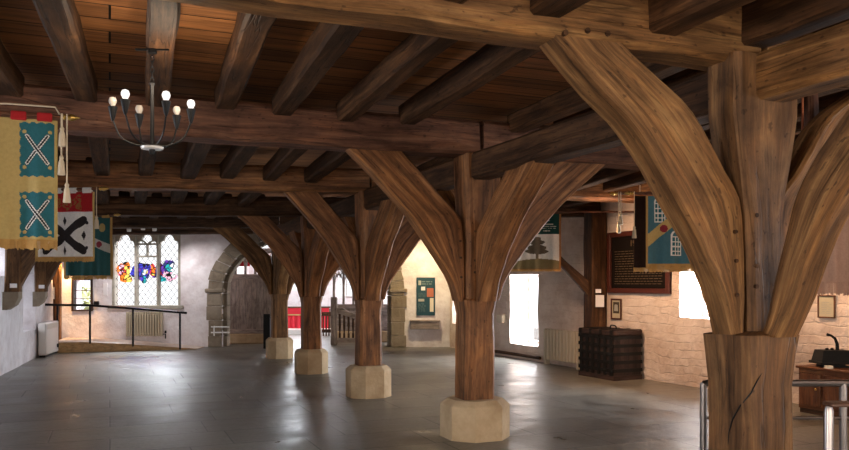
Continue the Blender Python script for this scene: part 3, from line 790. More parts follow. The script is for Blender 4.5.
def post(idx, label, levels, mat, lo, up, zsh, zt, zp, plinth, sides, sc=1.0, pegs=True):
    x, y = levels[0][1], levels[0][2]
    mat_s, mat = mat if isinstance(mat, tuple) else (mat, mat)
    root = thing('timber_post', label, 'post', (x, y, 0), 0, 'row of timber posts')
    bm = B(); sweep(bm, rings_post(levels, idx*5+1)); obj('shaft', bm, mat_s, root, ang=28)
    if plinth:
        w, h = plinth; bm = B(); c = w*.27
        def ringp(ww, z, cc): return [Vector((x+a, y+b, z)) for a, b in rect_ring(ww, ww, cc, 1)]
        sweep(bm, [ringp(w, 0, c), ringp(w, h-.07, c), ringp(w*.97, h-.05, c*.95), ringp(w*.80, h, c*.8)])
        l = bm.loops.layers.uv.active
        o = obj('plinth', bm, 'plinth_stone', root, smooth=False); tag(o, 'pale octagonal stone plinth')
    zl = lo[0][1]
    for s, top in sides:
        # s: 'l' 'r' across, 'n' towards the camera, 'f' away
        sk = sc*{2: {'r': 1.12}, 3: {'l': .87}, 4: {'l': .93}}.get(idx, {}).get(s, 1)
        def fit(pts): return [(px*sk, zsh+(pz-lo[-1][1])*(top-zsh)/(zl-lo[-1][1])) for px, pz in pts]
        k = {'l': (Vector((1, 0, 0)), Vector((0, 1, 0))), 'r': (Vector((-1, 0, 0)), Vector((0, 1, 0))), 'n': (Vector((0, 1, 0)), Vector((1, 0, 0))), 'f': (Vector((0, -1, 0)), Vector((1, 0, 0)))}[s]
        LO, UP = (LO1N, UP1N) if s == 'n' and idx == 1 else (lo, up)
        bm = B(); xd = k[0]
        org = Vector((x, y, 0))
        if s in 'lr' and idx > 1:
            b = BE[idx-1]; x1 = x-1.4 if s == 'l' else x+1.4
            dv = Vector((x1, beam_y(idx-1, x1), 0))-Vector((x, y, 0)); dv.normalize(); xd = -dv if s == 'l' else -dv
        nd = xd.cross(Zv)
        if s == 'n' and idx == 1: org = org+Vector((.05, 0, 0))
        if s == 'n' and idx == 2: org = org+Vector((.035, 0, 0))
        band(bm, fit(LO), fit(UP), org, xd, nd, .19 if s in 'lr' else (.17 if idx == 1 else .22), seed=idx*9+ord(s), amp=.012)
        br = obj('brace', bm, mat, root, ang=28)
        if pegs and s == 'l':
            for (pz, o_) in ((zsh+.25, -.2), (zsh+.45, -.205), (zsh+.62, -.21)):
                bm = B(); fx = o_*sc; tube(bm, [org+xd*fx-nd*.112*(1 if nd.y > 0 else -1)+Zv*pz, org+xd*fx+Zv*pz], .012, 8); obj('peg', bm, 'oak_dark', br)
    if idx == 1:
        bm = B(); pts = []
        for u, v in ((731, 452), (732, 432), (736, 419), (744, 406), (751, 393), (757, 381), (766, 366)):
            r_ = (u-CXP)/FPX; yy = y-levels[1][4]/2-.002; xx = (ST*yy+r_*CT*yy)/(CT-r_*ST)
            if xx < x-levels[1][3]/2+.03: yy += (x-levels[1][3]/2+.03-xx); xx = x-levels[1][3]/2+.0; yy = max(yy, y-levels[1][4]/2+.03)
            pts.append((xx, yy, EYE+(HOR-v)*(xx*ST+yy*CT)/FPX))
        tube(bm, pts, [.003, .004, .005, .006, .005, .004, .002], 6); obj('shrinkage_crack', bm, 'iron', root)
    if pegs:
        for pz in (zsh+.3, zsh+.42, zsh+.72):
            bm = B(); tube(bm, [(x-.07, y-levels[4][4]/2-.01, pz), (x-.07, y, pz)], .014, 8); obj('peg', bm, 'oak_dark', root)
    return root
LO1N = [(-1.32, 2.92), (-1.05, 2.66), (-.80, 2.38), (-.58, 2.06), (-.46, 1.80), (-.36, 1.52), (-.25, 1.28)]
UP1N = [(-.98, 2.92), (-.71, 2.72), (-.61, 2.60), (-.5, 2.45), (-.40, 2.30), (-.33, 2.14), (-.28, 1.94), (-.22, 1.70), (-.15, 1.40), (-.10, 1.28)]
L1 = [(0, 3.61, 3.66, .41, .36), (1.0, 3.61, 3.66, .39, .34), (1.18, 3.61, 3.66, .42, .37), (1.29, 3.61, 3.66, .45, .38), (1.31, 3.64, 3.665, .26, .24), (2.0, 3.63, 3.66, .30, .25), (2.6, 3.60, 3.63, .49, .27), (2.94, 3.60, 3.63, .50, .27)]
post(1, 'massive pale oak post with two curved braces, in front of the right hand steel rail', L1, ('oak_brown', 'oak_light'), LO1, UP1, 1.28, 2.92, 0, None, [('l', 2.93), ('n', 2.69), ('r', 2.92)])
def L2(x, y, k=1.0, zs=1.42, zb=.36, top=2.93):
    return [(zb, x, y, .35*k, .31*k), (zs-.14, x, y, .33*k, .30*k), (zs-.05, x, y, .36*k, .33*k), (zs, x, y, .37*k, .34*k), (zs+.02, x, y, .31*k, .31*k), (2.0, x, y, .30*k, .31*k), (2.55, x+.02, y-.01, .40*k, .33*k), (top, x+.02, y-.01, .42*k, .33*k)]
post(2, 'reddish oak post on pale stone plinth, second of the row from the camera', L2(3.54, 7.37), 'oak_red', LO2, UP2, 1.41, 2.92, 0, (.66, .40), [('l', 2.93), ('r', 2.93), ('n', 2.70), ('f', 2.68)])
post(3, 'oak post on stone plinth, third of the row, left of the teal wall panel', L2(3.40, 10.55, .95, 1.36, .40, 2.88), 'oak_red', LO2, UP2, 1.36, 2.88, 0, (.59, .44), [('l', 2.88), ('r', 2.88), ('n', 2.65), ('f', 2.64)])
post(4, 'oak post on stone plinth, fourth of the row, right of the red frontal', L2(3.33, 13.65, .95, 1.36, .40, 2.80), 'oak_red', LO2, UP2, 1.36, 2.80, 0, (.55, .43), [('l', 2.80), ('r', 2.80), ('n', 2.58), ('f', 2.58)])
post(5, 'pale weathered oak post on stone plinth, farthest of the row', L2(3.36, 16.6, .95, 1.36, .40, 2.79), 'oak_light', LO2, UP2, 1.36, 2.79, 0, (.54, .44), [('l', 2.79), ('r', 2.79), ('n', 2.56)])
# wall posts with knees
def wall_post(name, label, x, y, w, zb, zt, knee, corbel, label_pl, mat, dirv):
    root = thing(name, label, 'post', (x, y, zb))
    bm = B(); timber(bm, (x, y, zb), (x, y, zt), w, w*.9, .012, .025, seed=int(y*7), up=Vector((0, 1, 0))); obj('shaft', bm, mat, root, ang=28)
    if knee:
        bm = B(); band(bm, knee[0], knee[1], Vector((x, y, 0)), dirv, dirv.cross(Zv), .15, seed=int(y)); obj('brace', bm, mat, root, ang=28)
    if corbel:
        bm = B(); m = frame(Vector((x, y, 0)), dirv, dirv.cross(Zv)); h = w/2
        prism(bm, m, [(-h-.02, zb), (-h-.02, zb-.30), (-h+.05, zb-.30), (h-.08, zb-.22), (h-.02, zb-.10), (h-.02, zb)], -h*.8, h*.8); o = obj('corbel', bm, 'stone', root, smooth=False); tag(o, 'grey stone corbel')
    if label_pl:
        bm = B(); m = frame(Vector((x, y, 0)), Rv, -Fv); box(bm, m, .02, .13, w*.55, w*.55+.02, zb+.07, zb+.14); o = obj('label_plate', bm, 'paper', root, smooth=False); tag(o, 'small white label')
    return root
KL = [(1.15, 2.75), (.75, 2.45), (.4, 2.05), (.1, 1.5)]; KU = [(1.6, 2.75), (1.1, 2.75), (.6, 2.6), (.14, 2.2)]
KL2 = [(1.25, 2.75), (.8, 2.2), (.3, 1.55), (.12, 1.35)]; KU2 = [(1.62, 2.75), (1.05, 2.2), (.5, 1.9), (.12, 1.75)]
wall_post('wall_post', 'dark oak wall post on a stone corbel at the left wall, nearer of two', -1.50, 14.75, .25, 1.45, 2.74, (KL, KU), True, True, 'oak_brown', Vector((1, -.2, 0)).normalized())
wall_post('wall_post', 'dark oak wall post on a stone corbel left of the boarded partition', -1.30, 17.75, .24, 1.42, 2.74, (KL, KU), True, True, 'oak_brown', Vector((1, -.2, 0)).normalized())
wp = at(595, 300, 13.9)
wall_post('wall_post', 'tall dark oak wall post with straight knee brace behind the iron bound chest', wp.x, wp.y, .32, 0, 2.85, ([(1.5, 2.80), (.9, 2.2), (.3, 1.55), (.1, 1.32)], [(1.85, 2.80), (1.05, 2.45), (.5, 1.95), (.1, 1.62)]), False, False, 'oak_dark', Vector((-1, .32, 0)).normalized())
wp2 = at(810.5, 200, 5.28)
wpo = wall_post('wall_post', 'slim upright timber just behind the nearest post, copper pipe on its edge', wp2.x, wp2.y, .095, 1.85, 3.0, None, False, False, 'oak_beam', Vector((-1, 0, 0)))
pp = at(802.5, 200, 5.22)
bm = B(); tube(bm, [(pp.x, pp.y, 1.85), (pp.x, pp.y, 2.98)], .008, 8); tag(obj('copper_pipe', bm, 'copper', wpo), 'thin copper pipe')

# ------------------------------------------------------------------ ramp, rail, radiators
def ramp_():
    f0, f1 = fl(50, 353), fl(197, 349.3); b0, b1 = WE.pt(.80, 0, .02), WE.pt((E(sx(205, 19.5), 19.5)-WE.p0).dot(WE.t), 0, .02)
    hs = [.235, .235, .17, .012]; ts = [0, .22, .5, 1]
    bm = B(); rows = []
    for t, h in zip(ts, hs):
        a = f0.lerp(f1, t); b = b0.lerp(b1, t); rows.append([bm.verts.new(p) for p in (a, a+Zv*h, b+Zv*h, b)])
    for p, q in zip(rows, rows[1:]):
        for i, j, mi in ((0, 1, 1), (1, 2, 0), (2, 3, 1), (3, 0, 1)): quad(bm, [p[i], q[i], q[j], p[j]], [(0, 0), (1.5, 0), (1.5, .25), (0, .25)], mi)
    bm.faces.new(rows[0]).material_index = 1; bm.faces.new(rows[-1]).material_index = 1
    tag(obj('access_ramp', bm, ['lime_rubble', 'ply'], smooth=False), 'low plywood sided access ramp below the painted end window', 'ramp')
    return f0, f1
rf0, rf1 = ramp_()
def ramp_rail():
    root = thing('handrail', 'thin dark metal handrail on four posts along the low ramp', 'railing', rf0)
    bm = B(); tops = []
    for u, v, vb in ((57.5, 305, 344), (90, 305.3, 343.5), (133, 308.5, 346.5), (180, 312.5, 349.5)):
        t = (u-50)/147; p = rf0.lerp(rf1, t); d = p.dot(Fv); p = at(u, vb, d); p.z = max(p.z, 0); q = at(u, v, d); tops.append(q)
        b2 = B(); tube(b2, [p, q], .024, 8); obj('post', b2, 'iron', root)
    d0 = tops[0].dot(Fv)
    tube(bm, [at(44, 304.5, d0)]+tops+[at(187, 313, tops[-1].dot(Fv)+.05)], .028, 8); obj('top_rail', bm, 'iron', root)
ramp_rail()
def radiator(name, label, M, w, z0, z1, n, depth, mat, feet=True):
    """local x along wall, y out of the wall"""
    o = M @ Vector((w/2, depth/2, 0))
    root = thing(name, label, 'radiator', (o.x, o.y, 0))
    for k in range(n):
        c = (k+.5)*w/n; r = w/n*.29; bm = B()
        box(bm, M, c-r, c+r, .05, .05+depth, z0+.02, z1, min(r*.5, .02)); obj('section', bm, mat, root, smooth=False)
    bm = B()
    for zz in (z0+.07, z1-.06): tube(bm, [M @ Vector((.01, .05+depth/2, zz)), M @ Vector((w-.01, .05+depth/2, zz))], .02, 6)
    obj('connecting_pipe', bm, mat, root)
    bm = B(); tube(bm, [M @ Vector((w+.0, .05+depth/2, z0+.07)), M @ Vector((w+.06, .05+depth/2, z0+.07)), M @ Vector((w+.06, .05+depth/2, z0-.04))], .016, 6); lathe(bm, M @ Vector((w+.06, .05+depth/2, z0+.09)), [(.022, 0), (.026, .03), (.02, .07)], 8); obj('valve', bm, 'iron', root)
    if feet:
        for x in (.06, w-.06):
            bm = B(); box(bm, M, x-.02, x+.02, .06, .04+depth, 0 if z0 < .2 else z0-.12, z0+.03); obj('foot', bm, mat, root, smooth=False)
ax, zt_, _ = WE.ray(126, 312, .12); bx, zb_, _ = WE.ray(163, 337, .12)
radiator('radiator', 'cream column radiator under the painted end window', WE.fr(ax, 0, 0), bx-ax, zb_, zt_, 14, .12, 'cream_dim', False)
ax = WR.ray(545, 340, .12)[0]; bx = WR.ray(581, 340, .12)[0]
radiator('radiator', 'cream column radiator on the right wall between tall window and chest', WR.fr(ax, 0, 0), bx-ax, .08, .70, 11, .13, 'cream')
ax = WL.ray(39, 340, .2)[0]; bx = WL.ray(52, 340, .2)[0]; bx = min(bx, WL.len-.9)
def heater():
    a0 = 20.2; M = WL.fr(0, 0, 0); a1 = a0+1.0
    p0 = fl(39, 357.5); p1 = fl(52, 353)
    M = frame(p0, (p1-p0).normalized(), Vector(((p1-p0).y, -(p1-p0).x, 0)).normalized()); w = (p1-p0).length
    root = thing('storage_heater', 'white storage heater standing at the foot of the left wall', 'heater', p0)
    bm = B(); box(bm, M, 0, w, -.02, .14, .04, .74, .02); obj('casing', bm, 'white_paint', root, smooth=False)
    bm = B(); box(bm, M, .02, w-.02, .0, .12, 0, .04); obj('base', bm, 'iron', root, smooth=False)
    bm = B()
    for k in range(6): box(bm, M, .1, w-.1, -.001+.14, .006+.14, .60+k*.018, .607+k*.018)
    obj('grille', bm, 'cream', root, smooth=False)
    bm = B(); box(bm, M, w-.16, w-.06, .14, .16, .14, .22); obj('control', bm, 'iron', root, smooth=False)
heater()
# boarded partition and door edge at the far left corner
def partition():
    d = 19.0; M = EF(0, d); s0, s1 = sx(41, d), sx(57.5, d)
    root = thing('boarded_partition', 'brown boarded timber partition behind the left end of the ramp rail', 'partition', E(s0, d))
    n = 3
    for k in range(n):
        bm = B(); a, b = s0+(s1-s0)*k/n, s0+(s1-s0)*(k+1)/n; timber(bm, E((a+b)/2, d, 0.0), E((a+b)/2, d, 2.72), b-a-.008, .05, .004, .008, seed=90+k, up=Fv); obj('board', bm, 'oak_red', root)
    bm = B(); timber(bm, E(s1+.03, d, .0), E(s1+.03, d, 2.72), .10, .12, .005, .01, seed=95, up=Fv); obj('edge_post', bm, 'oak_red', root)
partition()
def notice(u, v0, v1, u1, d, label, name='notice', mat='paper'):
    M = EF(0, d); bm = B(); box(bm, M, sx(u, d), sx(u1, d), 0, .008, zx(v1, d), zx(v0, d)); return tag(obj(name, bm, mat, smooth=False), label, 'notice')
notice(50.5, 287, 299, 54.5, 18.93, 'white paper notice on the boarded partition')
nd_ = (wp.dot(Fv))-.185
notice(595.5, 289, 293, 601, nd_, 'small white card pinned to the wall post, above the larger sheet')
notice(595.5, 295, 307, 604, nd_-.01, 'white paper sheet pinned to the wall post beside the small framed print')
M = WE.fr(0, 0, 0); a_, z_, _ = WE.ray(105.5, 293)
bm = B(); box(bm, M, a_-.05, a_+.05, 0, .02, z_-.06, z_+.25); tag(obj('notice', bm, 'paper', smooth=False), 'pale notice card on the wall just left of the end window', 'notice')
a_, z_, _ = WE.ray(97, 303.5)
bm = B(); box(bm, M, a_-.06, a_+.06, 0, .06, z_-.06, z_+.06, .01); tag(obj('door_switch', bm, 'iron', smooth=False), 'black push switch box on the end wall right of the small dark framed window', 'switch')
a_, z_, _ = WR.ray(503, 318.5); bm = B(); box(bm, WR.fr(0, 0, 0), a_-.13, a_+.13, 0, .1, z_-.09, z_+.09, .02); tag(obj('junction_box', bm, 'cream', smooth=False), 'cream box on the right wall beside the tall bright window', 'box')
# skirting pipe
bm = B(); a0, a1 = WR.ray(466, 300)[0], WR.ray(543, 300)[0]
tube(bm, [WR.pt(a0, .09, .07), WR.pt((a0+a1)/2, .09, .07), WR.pt(a1, .09, .07)], .035, 8); tag(obj('heating_pipe', bm, 'oak_dark'), 'dark heating pipe along the right wall below the tall window', 'pipe')

# ------------------------------------------------------------------ iron bound chest
def chest():
    d = 12.87; c0 = fl(614, 381); 
    pl = fl(582, 374.5); pr = fl(641, 377.3)
    t = WR.t; n = -WR.n                                    # t towards the camera, n towards the wall
    ln, dp = .92, .56
    M = frame(c0, -t, n)                                    # x away along the wall, y to the wall
    root = thing('iron_bound_chest', 'dark wooden chest bound with iron straps, beside the right wall post', 'chest', c0)
    H = .82
    bm = B(); box(bm, M, 0, ln, 0, dp, .08, H-.10); obj('body', bm, 'chest_wood', root, smooth=False)
    bm = B(); box(bm, M, -.02, ln+.02, -.02, dp+.02, H-.09, H, .012); obj('lid', bm, 'chest_wood', root, smooth=False)
    bm = B(); box(bm, M, -.015, ln+.015, -.015, dp+.015, 0, .08); obj('base', bm, 'chest_wood', root, smooth=False)
    for k in range(5):
        z = .16+k*.135; bm = B(); box(bm, M, -.016, ln+.016, -.016, dp+.016, z-.028, z+.028); obj('strap', bm, 'black_iron', root, smooth=False)
    for k in range(6):
        x = .06+k*(ln-.12)/5; bm = B(); box(bm, M, x-.03, x+.03, -.02, 0, .08, H-.09); obj('upright_strap', bm, 'black_iron', root, smooth=False)
    for k in range(4):
        x = .05+k*(ln-.10)/3; bm = B(); box(bm, M, x-.03, x+.03, -.026, dp+.026, H-.08, H+.008); obj('lid_strap', bm, 'black_iron', root, smooth=False)
    for k in range(6):
        for j in range(5):
            bm = B(); p = M @ Vector((.06+k*(ln-.12)/5, -.02, .16+j*.135)); lathe(bm, p, [(.022, 0), (.016, .010), (0, .016)], 8, M=Matrix(((1, 0, 0), (0, 0, 1), (0, 1, 0))) if False else M.to_3x3() @ Matrix.Rotation(math.pi/2, 3, 'X'))
            obj('stud', bm, 'black_iron', root)
    bm = B(); tube(bm, [M @ Vector((ln*.35, dp*.55, H)), M @ Vector((ln*.36, dp*.55, H+.05)), M @ Vector((ln*.5, dp*.55, H+.06)), M @ Vector((ln*.52, dp*.55, H))], .012, 6, n=8); obj('handle', bm, 'black_iron', root)
chest()
# ------------------------------------------------------------------ framed boards on the right wall
def text(s, size, M, parent, mat, name='lettering', off=.002):
    cu = bpy.data.curves.new(name, 'FONT'); cu.body = s; cu.size = size; cu.align_x = 'CENTER'; cu.extrude = .002; cu.materials.append(MATS[mat])
    t_ = link(bpy.data.objects.new(name, cu)); dg = bpy.context.evaluated_depsgraph_get(); me = bpy.data.meshes.new_from_object(t_.evaluated_get(dg)); bpy.data.objects.remove(t_)
    o = link(bpy.data.objects.new(name, me)); o.parent = parent
    o.matrix_local = PM[parent.name].inverted() @ M; return o
def lines_mesh(bm, M, x0, x1, z0, z1, n, y, seed, h=.4):
    rr = random.Random(seed)
    for k in range(n):
        zz = z1-(z1-z0)*(k+.5)/n; x = x0+rr.uniform(0, .02)
        while x < x1-.02:
            w = min(rr.uniform(.03, .11), x1-x); box(bm, M, x, x+w, y, y+.003, zz-(z1-z0)/n*h/2, zz+(z1-z0)/n*h/2); x += w+.022
def framed(W, u0, v0, u1, v1, name, label, cat, fw, mframe, mback, depth=.05, off=.02):
    a, zt, _ = W.ray(u0, v0, off); b, zb, _ = W.ray(u1, v1, off)
    M = W.fr(0, 0, 0); o = W.pt((a+b)/2, zb)
    root = thing(name, label, cat, o)
    bm = B(); box(bm, M, a, b, .0, depth*.5, zb, zt); obj('backing', bm, mback, root, smooth=False)
    bm = B()
    for x0, x1, z0, z1 in ((a, a+fw, zb, zt), (b-fw, b, zb, zt), (a+fw, b-fw, zb, zb+fw), (a+fw, b-fw, zt-fw, zt)): box(bm, M, x0, x1, 0, depth, z0, z1, .006)
    obj('frame', bm, mframe, root, smooth=False)
    return root, M, a, b, zb, zt
def memorial():
    a0, z1a, _ = WR.ray(609, 232, .03); b0, z0b, _ = WR.ray(671, 294, .03)
    root, M, a, b, zb, zt = framed(WR, 609, 233, 671, 294, 'memorial_board', 'large black memorial board in red brown frame on the right wall', 'board', .085, 'red_frame', 'board_black', .07)
    R = frame(WR.pt(a+(b-a)*.47, zt-.26, .04), WR.t, Zv, WR.n)
    text('1918', .15, R, root, 'gilt_dim', 'heading')
    bm = B(); lines_mesh(bm, M, a+.17, b-.17, zb+.14, zt-.32, 14, .036, 3, .20); obj('lettering', bm, 'gilt_dim', root, smooth=False)
memorial()
def small_print():
    root, M, a, b, zb, zt = framed(WR, 611, 298.5, 621.5, 320, 'framed_print', 'narrow framed print under the memorial board, right of the wall post', 'picture', .03, 'red_frame', 'print_paper', .035)
    bm = B(); box(bm, M, a+.06, b-.06, .02, .022, zb+.11, zt-.06); obj('picture', bm, 'print_dark', root, smooth=False)
    bm = B(); prism(bm, M, [(a+.09, zb+.15), (b-.09, zb+.15), (b-.1, zb+.26), ((a+b)/2, zt-.1), (a+.1, zb+.26)], .022, .024); obj('figure', bm, 'photo_grey', root, smooth=False)
small_print()
def small_cert():
    root, M, a, b, zb, zt = framed(WR, 817.5, 295, 835, 318.5, 'framed_certificate', 'small pale certificate in brown frame below the fringed pinkish banner', 'picture', .018, 'cabinet_wood', 'print_paper', .03)
    bm = B(); lines_mesh(bm, M, a+.05, b-.05, zb+.05, zt-.08, 7, .016, 8, .25); obj('lettering', bm, 'photo_grey', root, smooth=False)
small_cert()
def teal_panel():
    W = WE; M = W.fr(0, 0, 0); a, zt, _ = W.ray(416.5, 277.5); b, zb, _ = W.ray(435, 315.5)
    root = thing('information_panel', 'tall dark teal information panel on the end wall', 'panel', W.pt((a+b)/2, zb))
    w, h = b-a, zt-zb
    bm = B(); box(bm, M, a, b, 0.01, .04, zb, zt); obj('board', bm, 'teal_panel', root, smooth=False)
    bm = B(); lines_mesh(bm, M, a+.25*w, a+.85*w, zb+.80*h, zb+.92*h, 2, .04, 5, .5); lines_mesh(bm, M, a+.08*w, a+.5*w, zb+.48*h, zb+.60*h, 5, .04, 6, .3); lines_mesh(bm, M, a+.08*w, a+.5*w, zb+.1*h, zb+.34*h, 8, .04, 7, .3)
    obj('lettering', bm, 'panel_text', root, smooth=False)
    for x0, x1, z0, z1, m in ((.25, .47, .66, .76, 'paper'), (.56, .92, .49, .72, 'photo_red'), (.10, .42, .37, .44, 'photo_grey'), (.72, .92, .10, .46, 'mat_beige'), (.10, .25, .80, .92, 'photo_grey')):
        bm = B(); box(bm, M, a+x0*w, a+x1*w, .04, .046, zb+z0*h, zb+z1*h); obj('picture', bm, m, root, smooth=False)
    a, zt, _ = W.ray(410.5, 320); b, zb, _ = W.ray(439.5, 329)
    root = thing('wooden_ledge', 'grey brown wooden ledge box on the wall under the teal panel', 'shelf', W.pt((a+b)/2, zb))
    bm = B(); box(bm, M, a, b, 0, .16, zb, zt-.03, .008); obj('body', bm, 'oak_grey', root, smooth=False)
    bm = B(); box(bm, M, a-.02, b+.02, 0, .19, zt-.03, zt, .006); obj('top', bm, 'oak_grey', root, smooth=False)
teal_panel()

# ------------------------------------------------------------------ banners
def banner(name, label, org, ax, w, h, pat, mats, group, fr=.05, pole=(-.5, .15), tass=(), cordz=.35, nx=90, nz=120, loops=True, seed=1, fin='r', frm='cloth_fringe', tcord=.2, cordx=None):
    """org: top left corner of the cloth, ax: along its width; cloth hangs down"""
    ax = Vector(ax).normalized(); nn = Vector((ax.y, -ax.x, 0))
    if nn.y > 0: nn = -nn
    root = thing(name, label, 'banner', org+ax*w/2-Zv*h, 0, group)
    bm = B()
    def wav(x, z): return nn*(.022*math.sin(x*19+seed*2)*(.35+.65*z/h)+.014*noise.noise(Vector((x*5, z*3, seed)))+.012*math.sin(x*43+seed)*(z/h))
    V = [[bm.verts.new(org+ax*(w*i/nx)-Zv*(h*j/nz)+wav(w*i/nx, h*j/nz)) for j in range(nz+1)] for i in range(nx+1)]
    for i in range(nx):
        for j in range(nz): quad(bm, [V[i][j], V[i+1][j], V[i+1][j+1], V[i][j+1]], None, pat((i+.5)/nx, (j+.5)/nz))
    c = obj('cloth', bm, ['cloth_'+m for m in mats], root, ang=60, recalc=False)
    md = c.modifiers.new('thickness', 'SOLIDIFY'); md.thickness = .006; md.offset = -1
    bm = B(); n = 80
    for i in range(n):
        x0, x1 = w*i/n, w*(i+.8)/n; p = org+ax*x0-Zv*h+wav(x0, h); q = org+ax*x1-Zv*h+wav(x1, h); k = fr*(.85+.3*rnd.random())
        quad(bm, [bm.verts.new(v) for v in (p+Zv*.012+nn*.004, q+Zv*.012+nn*.004, q-Zv*k+nn*.003, p-Zv*k+nn*.003)])
    f = obj('fringe', bm, frm, root, smooth=False, recalc=False)
    md = f.modifiers.new('thickness', 'SOLIDIFY'); md.thickness = .008
    W_ = WL if fin == 'r' else WR; o_ = org if fin == 'r' else org+ax*w; dr_ = -ax if fin == 'r' else ax
    reach = min(2.0, (W_.p0-o_).dot(W_.n)/dr_.dot(W_.n))+.05
    pole = (-reach, pole[1]) if fin == 'r' else (pole[0], reach)
    bm = B(); pz = org+Zv*.035
    tube(bm, [pz+ax*pole[0], pz+ax*(w/2), pz+ax*(w+pole[1])], .016, 8); po = obj('pole', bm, 'oak_beam', root)
    bm = B(); e = pz+ax*(w+pole[1]) if pole[1] > -pole[0] or True else pz
    ends = [pz+ax*(w+pole[1])] if fin == 'r' else [pz+ax*pole[0]]
    sg = 1 if fin == 'r' else -1
    rot = Matrix((( ax.x*sg, 0, 0), (0, 1, 0), (0, 0, 1)))
    q = Vector((0, 0, 1)).rotation_difference(ax*sg).to_matrix()
    lathe(bm, ends[0], [(.016, -.01), (.026, 0), (.018, .02), (.03, .05), (.02, .08), (0, .12)], 10, M=q); obj('finial', bm, 'brass', po)
    if loops:
        for k in range(4):
            x = w*(k+.5)/4; bm = B()
            m = frame(org+ax*x, ax, nn); box(bm, m, -w*.075, w*.075, -.022, .024, -.015, .055, .008); obj('loop', bm, 'cloth_'+loops if isinstance(loops, str) else 'cloth_fringe', root, smooth=False)
    for (tx, tz) in tass:
        bm = B(); p = pz+ax*(w+tx) if tx > -.0 else pz+ax*tx; p = p+nn*.03
        tube(bm, [p+Zv*.02, p+nn*.005-Zv*tz*.5, p-Zv*tz], .006, 6)
        cd = obj('cord', bm, 'cord_white', root)
        bm = B(); lathe(bm, p-Zv*tz, [(.004, .02), (.018, .0), (.014, -.02), (.022, -.04), (.03, -.14), (.026, -.145)], 10); obj('tassel', bm, 'cord_white', cd)
    if cordz:
        bm = B(); xs = cordx or (0.1*w, w)
        a, b = pz+ax*xs[0], pz+ax*xs[1]
        tube(bm, [a, a.lerp(b, .5)+Zv*cordz*.6, b+Zv*cordz] if False else [a, a+Zv*cordz], .006, 6); tube(bm, [b, b+Zv*cordz], .006, 6)
        obj('hanging_cord', bm, 'cord_white', root)
    return root
def seg_d(px, pz, a, b):
    ax, az = a; bx, bz = b; t = max(0, min(1, ((px-ax)*(bx-ax)+(pz-az)*(bz-az))/((bx-ax)**2+(bz-az)**2)))
    return math.hypot(px-ax-t*(bx-ax), pz-az-t*(bz-az))
def pat1(x, z):
    # teal quarters with crossed white staves, gold cross between
    W_, H_ = .76, 1.03
    if x > .972 or x < .028: return 1
    sx_ = x if x >= .5 else 1-x
    if sx_ < .635 + .008*math.sin(z*90): return 1
    for z0, z1 in ((.028, .47), (.60, .965)):
        if z0+.006*math.sin(x*80) < z < z1+.006*math.sin(x*80):
            cx, cz = (.635+.972)/2, (z0+z1)/2; px, pz = (sx_-cx)*W_, (z-cz)*H_
            for s in (1, -1):
                dd = seg_d(px, pz*s, (-.075, -.115), (.075, .115))
                if dd < .007: return 3
                if dd < .014: return 2
                if dd < .018: return 4
                for e in (1, -1):
                    if math.hypot(px-e*.095, pz*s-e*.15) < .016: return 1
            return 0
    return 1
GB = 'guild banners hung along the hall'
z_f1 = 2.93
o1 = Vector((-1.135, 6.93, 2.905))
banner('heraldic_banner', 'gold and teal quartered banner with crossed white staves, nearest on the left', o1, (1, 0, 0), .745, .97, pat1, ['teal', 'gold', 'silver', 'black', 'black'], GB, .065, (-.3, .05), [(.0, .02), (.035, .10), (.03, .33), (.07, .55)], 0, loops='red', seed=1, nx=130, nz=170)
def pat2(x, z):
    W_, H_ = .80, .81
    if x < .03 or x > .965: return 4
    if z < .30:
        px, pz = (x-.5)*W_, (z-.16)*H_
        if abs(px) < .22 and abs(pz) < .07+.03*math.sin(px*40) and noise.noise(Vector((x*30, z*30, 2))) > -.1: return 5
        return 2
    px, pz = (x-.5)*W_, (z-.66)*H_
    for s in (1, -1):
        if seg_d(px, pz*s, (-.24, -.19), (.24, .19)) < .048: return 1
        for e in (1, -1):
            r = math.hypot(px-e*.235, pz*s-e*.15)
            if .035 < r < .062 and pz*s*e > .135 and px*e > .20: return 1
            if math.hypot(px-e*.285, (pz*s-e*.155)) < .022: return 1
    for cx, cz in ((0, -.18), (0, .19), (.24, 0), (-.24, 0)):
        if abs(px-cx)/.030+abs(pz-cz)/.060 < 1: return 1
    return 0
o2 = at(35, 193, 9.75)
p2r = at(95, 193, 9.62); axv = p2r-o2; axv.z = 0
banner('heraldic_banner', 'red topped white banner with black saltire, second on the left', o2, axv, axv.length, .81, pat2, ['silver', 'black', 'red', 'red', 'gold2', 'ochre'], GB, .05, (-.3, .07), [(.04, .35)], .0, loops='silver', seed=2, nx=120, nz=150)
def pat3(x, z):
    if x > .95 or x < .05: return 2
    W_, H_ = .82, 1.0; px, pz = (x-.5)*W_, (z-.38)*H_
    d = pz-px*.42
    if abs(d) < .075:
        if math.hypot(px-.19, pz-.08) < .055: return 3
        return 1
    if math.hypot((px-.25)*1.0, (pz+.20)*.75) < .055: return 4
    return 0
o3 = at(64, 218, 13.4); p3r = at(112, 218, 13.2); axv = p3r-o3; axv.z = 0
banner('heraldic_banner', 'teal banner with white diagonal and red rose, third on the left', o3, axv, axv.length, 1.0, pat3, ['teal2', 'pale', 'fringe', 'rose', 'gold'], GB, .05, (-.4, .05), [(-.07, .4)], .0, loops='fringe', seed=3)
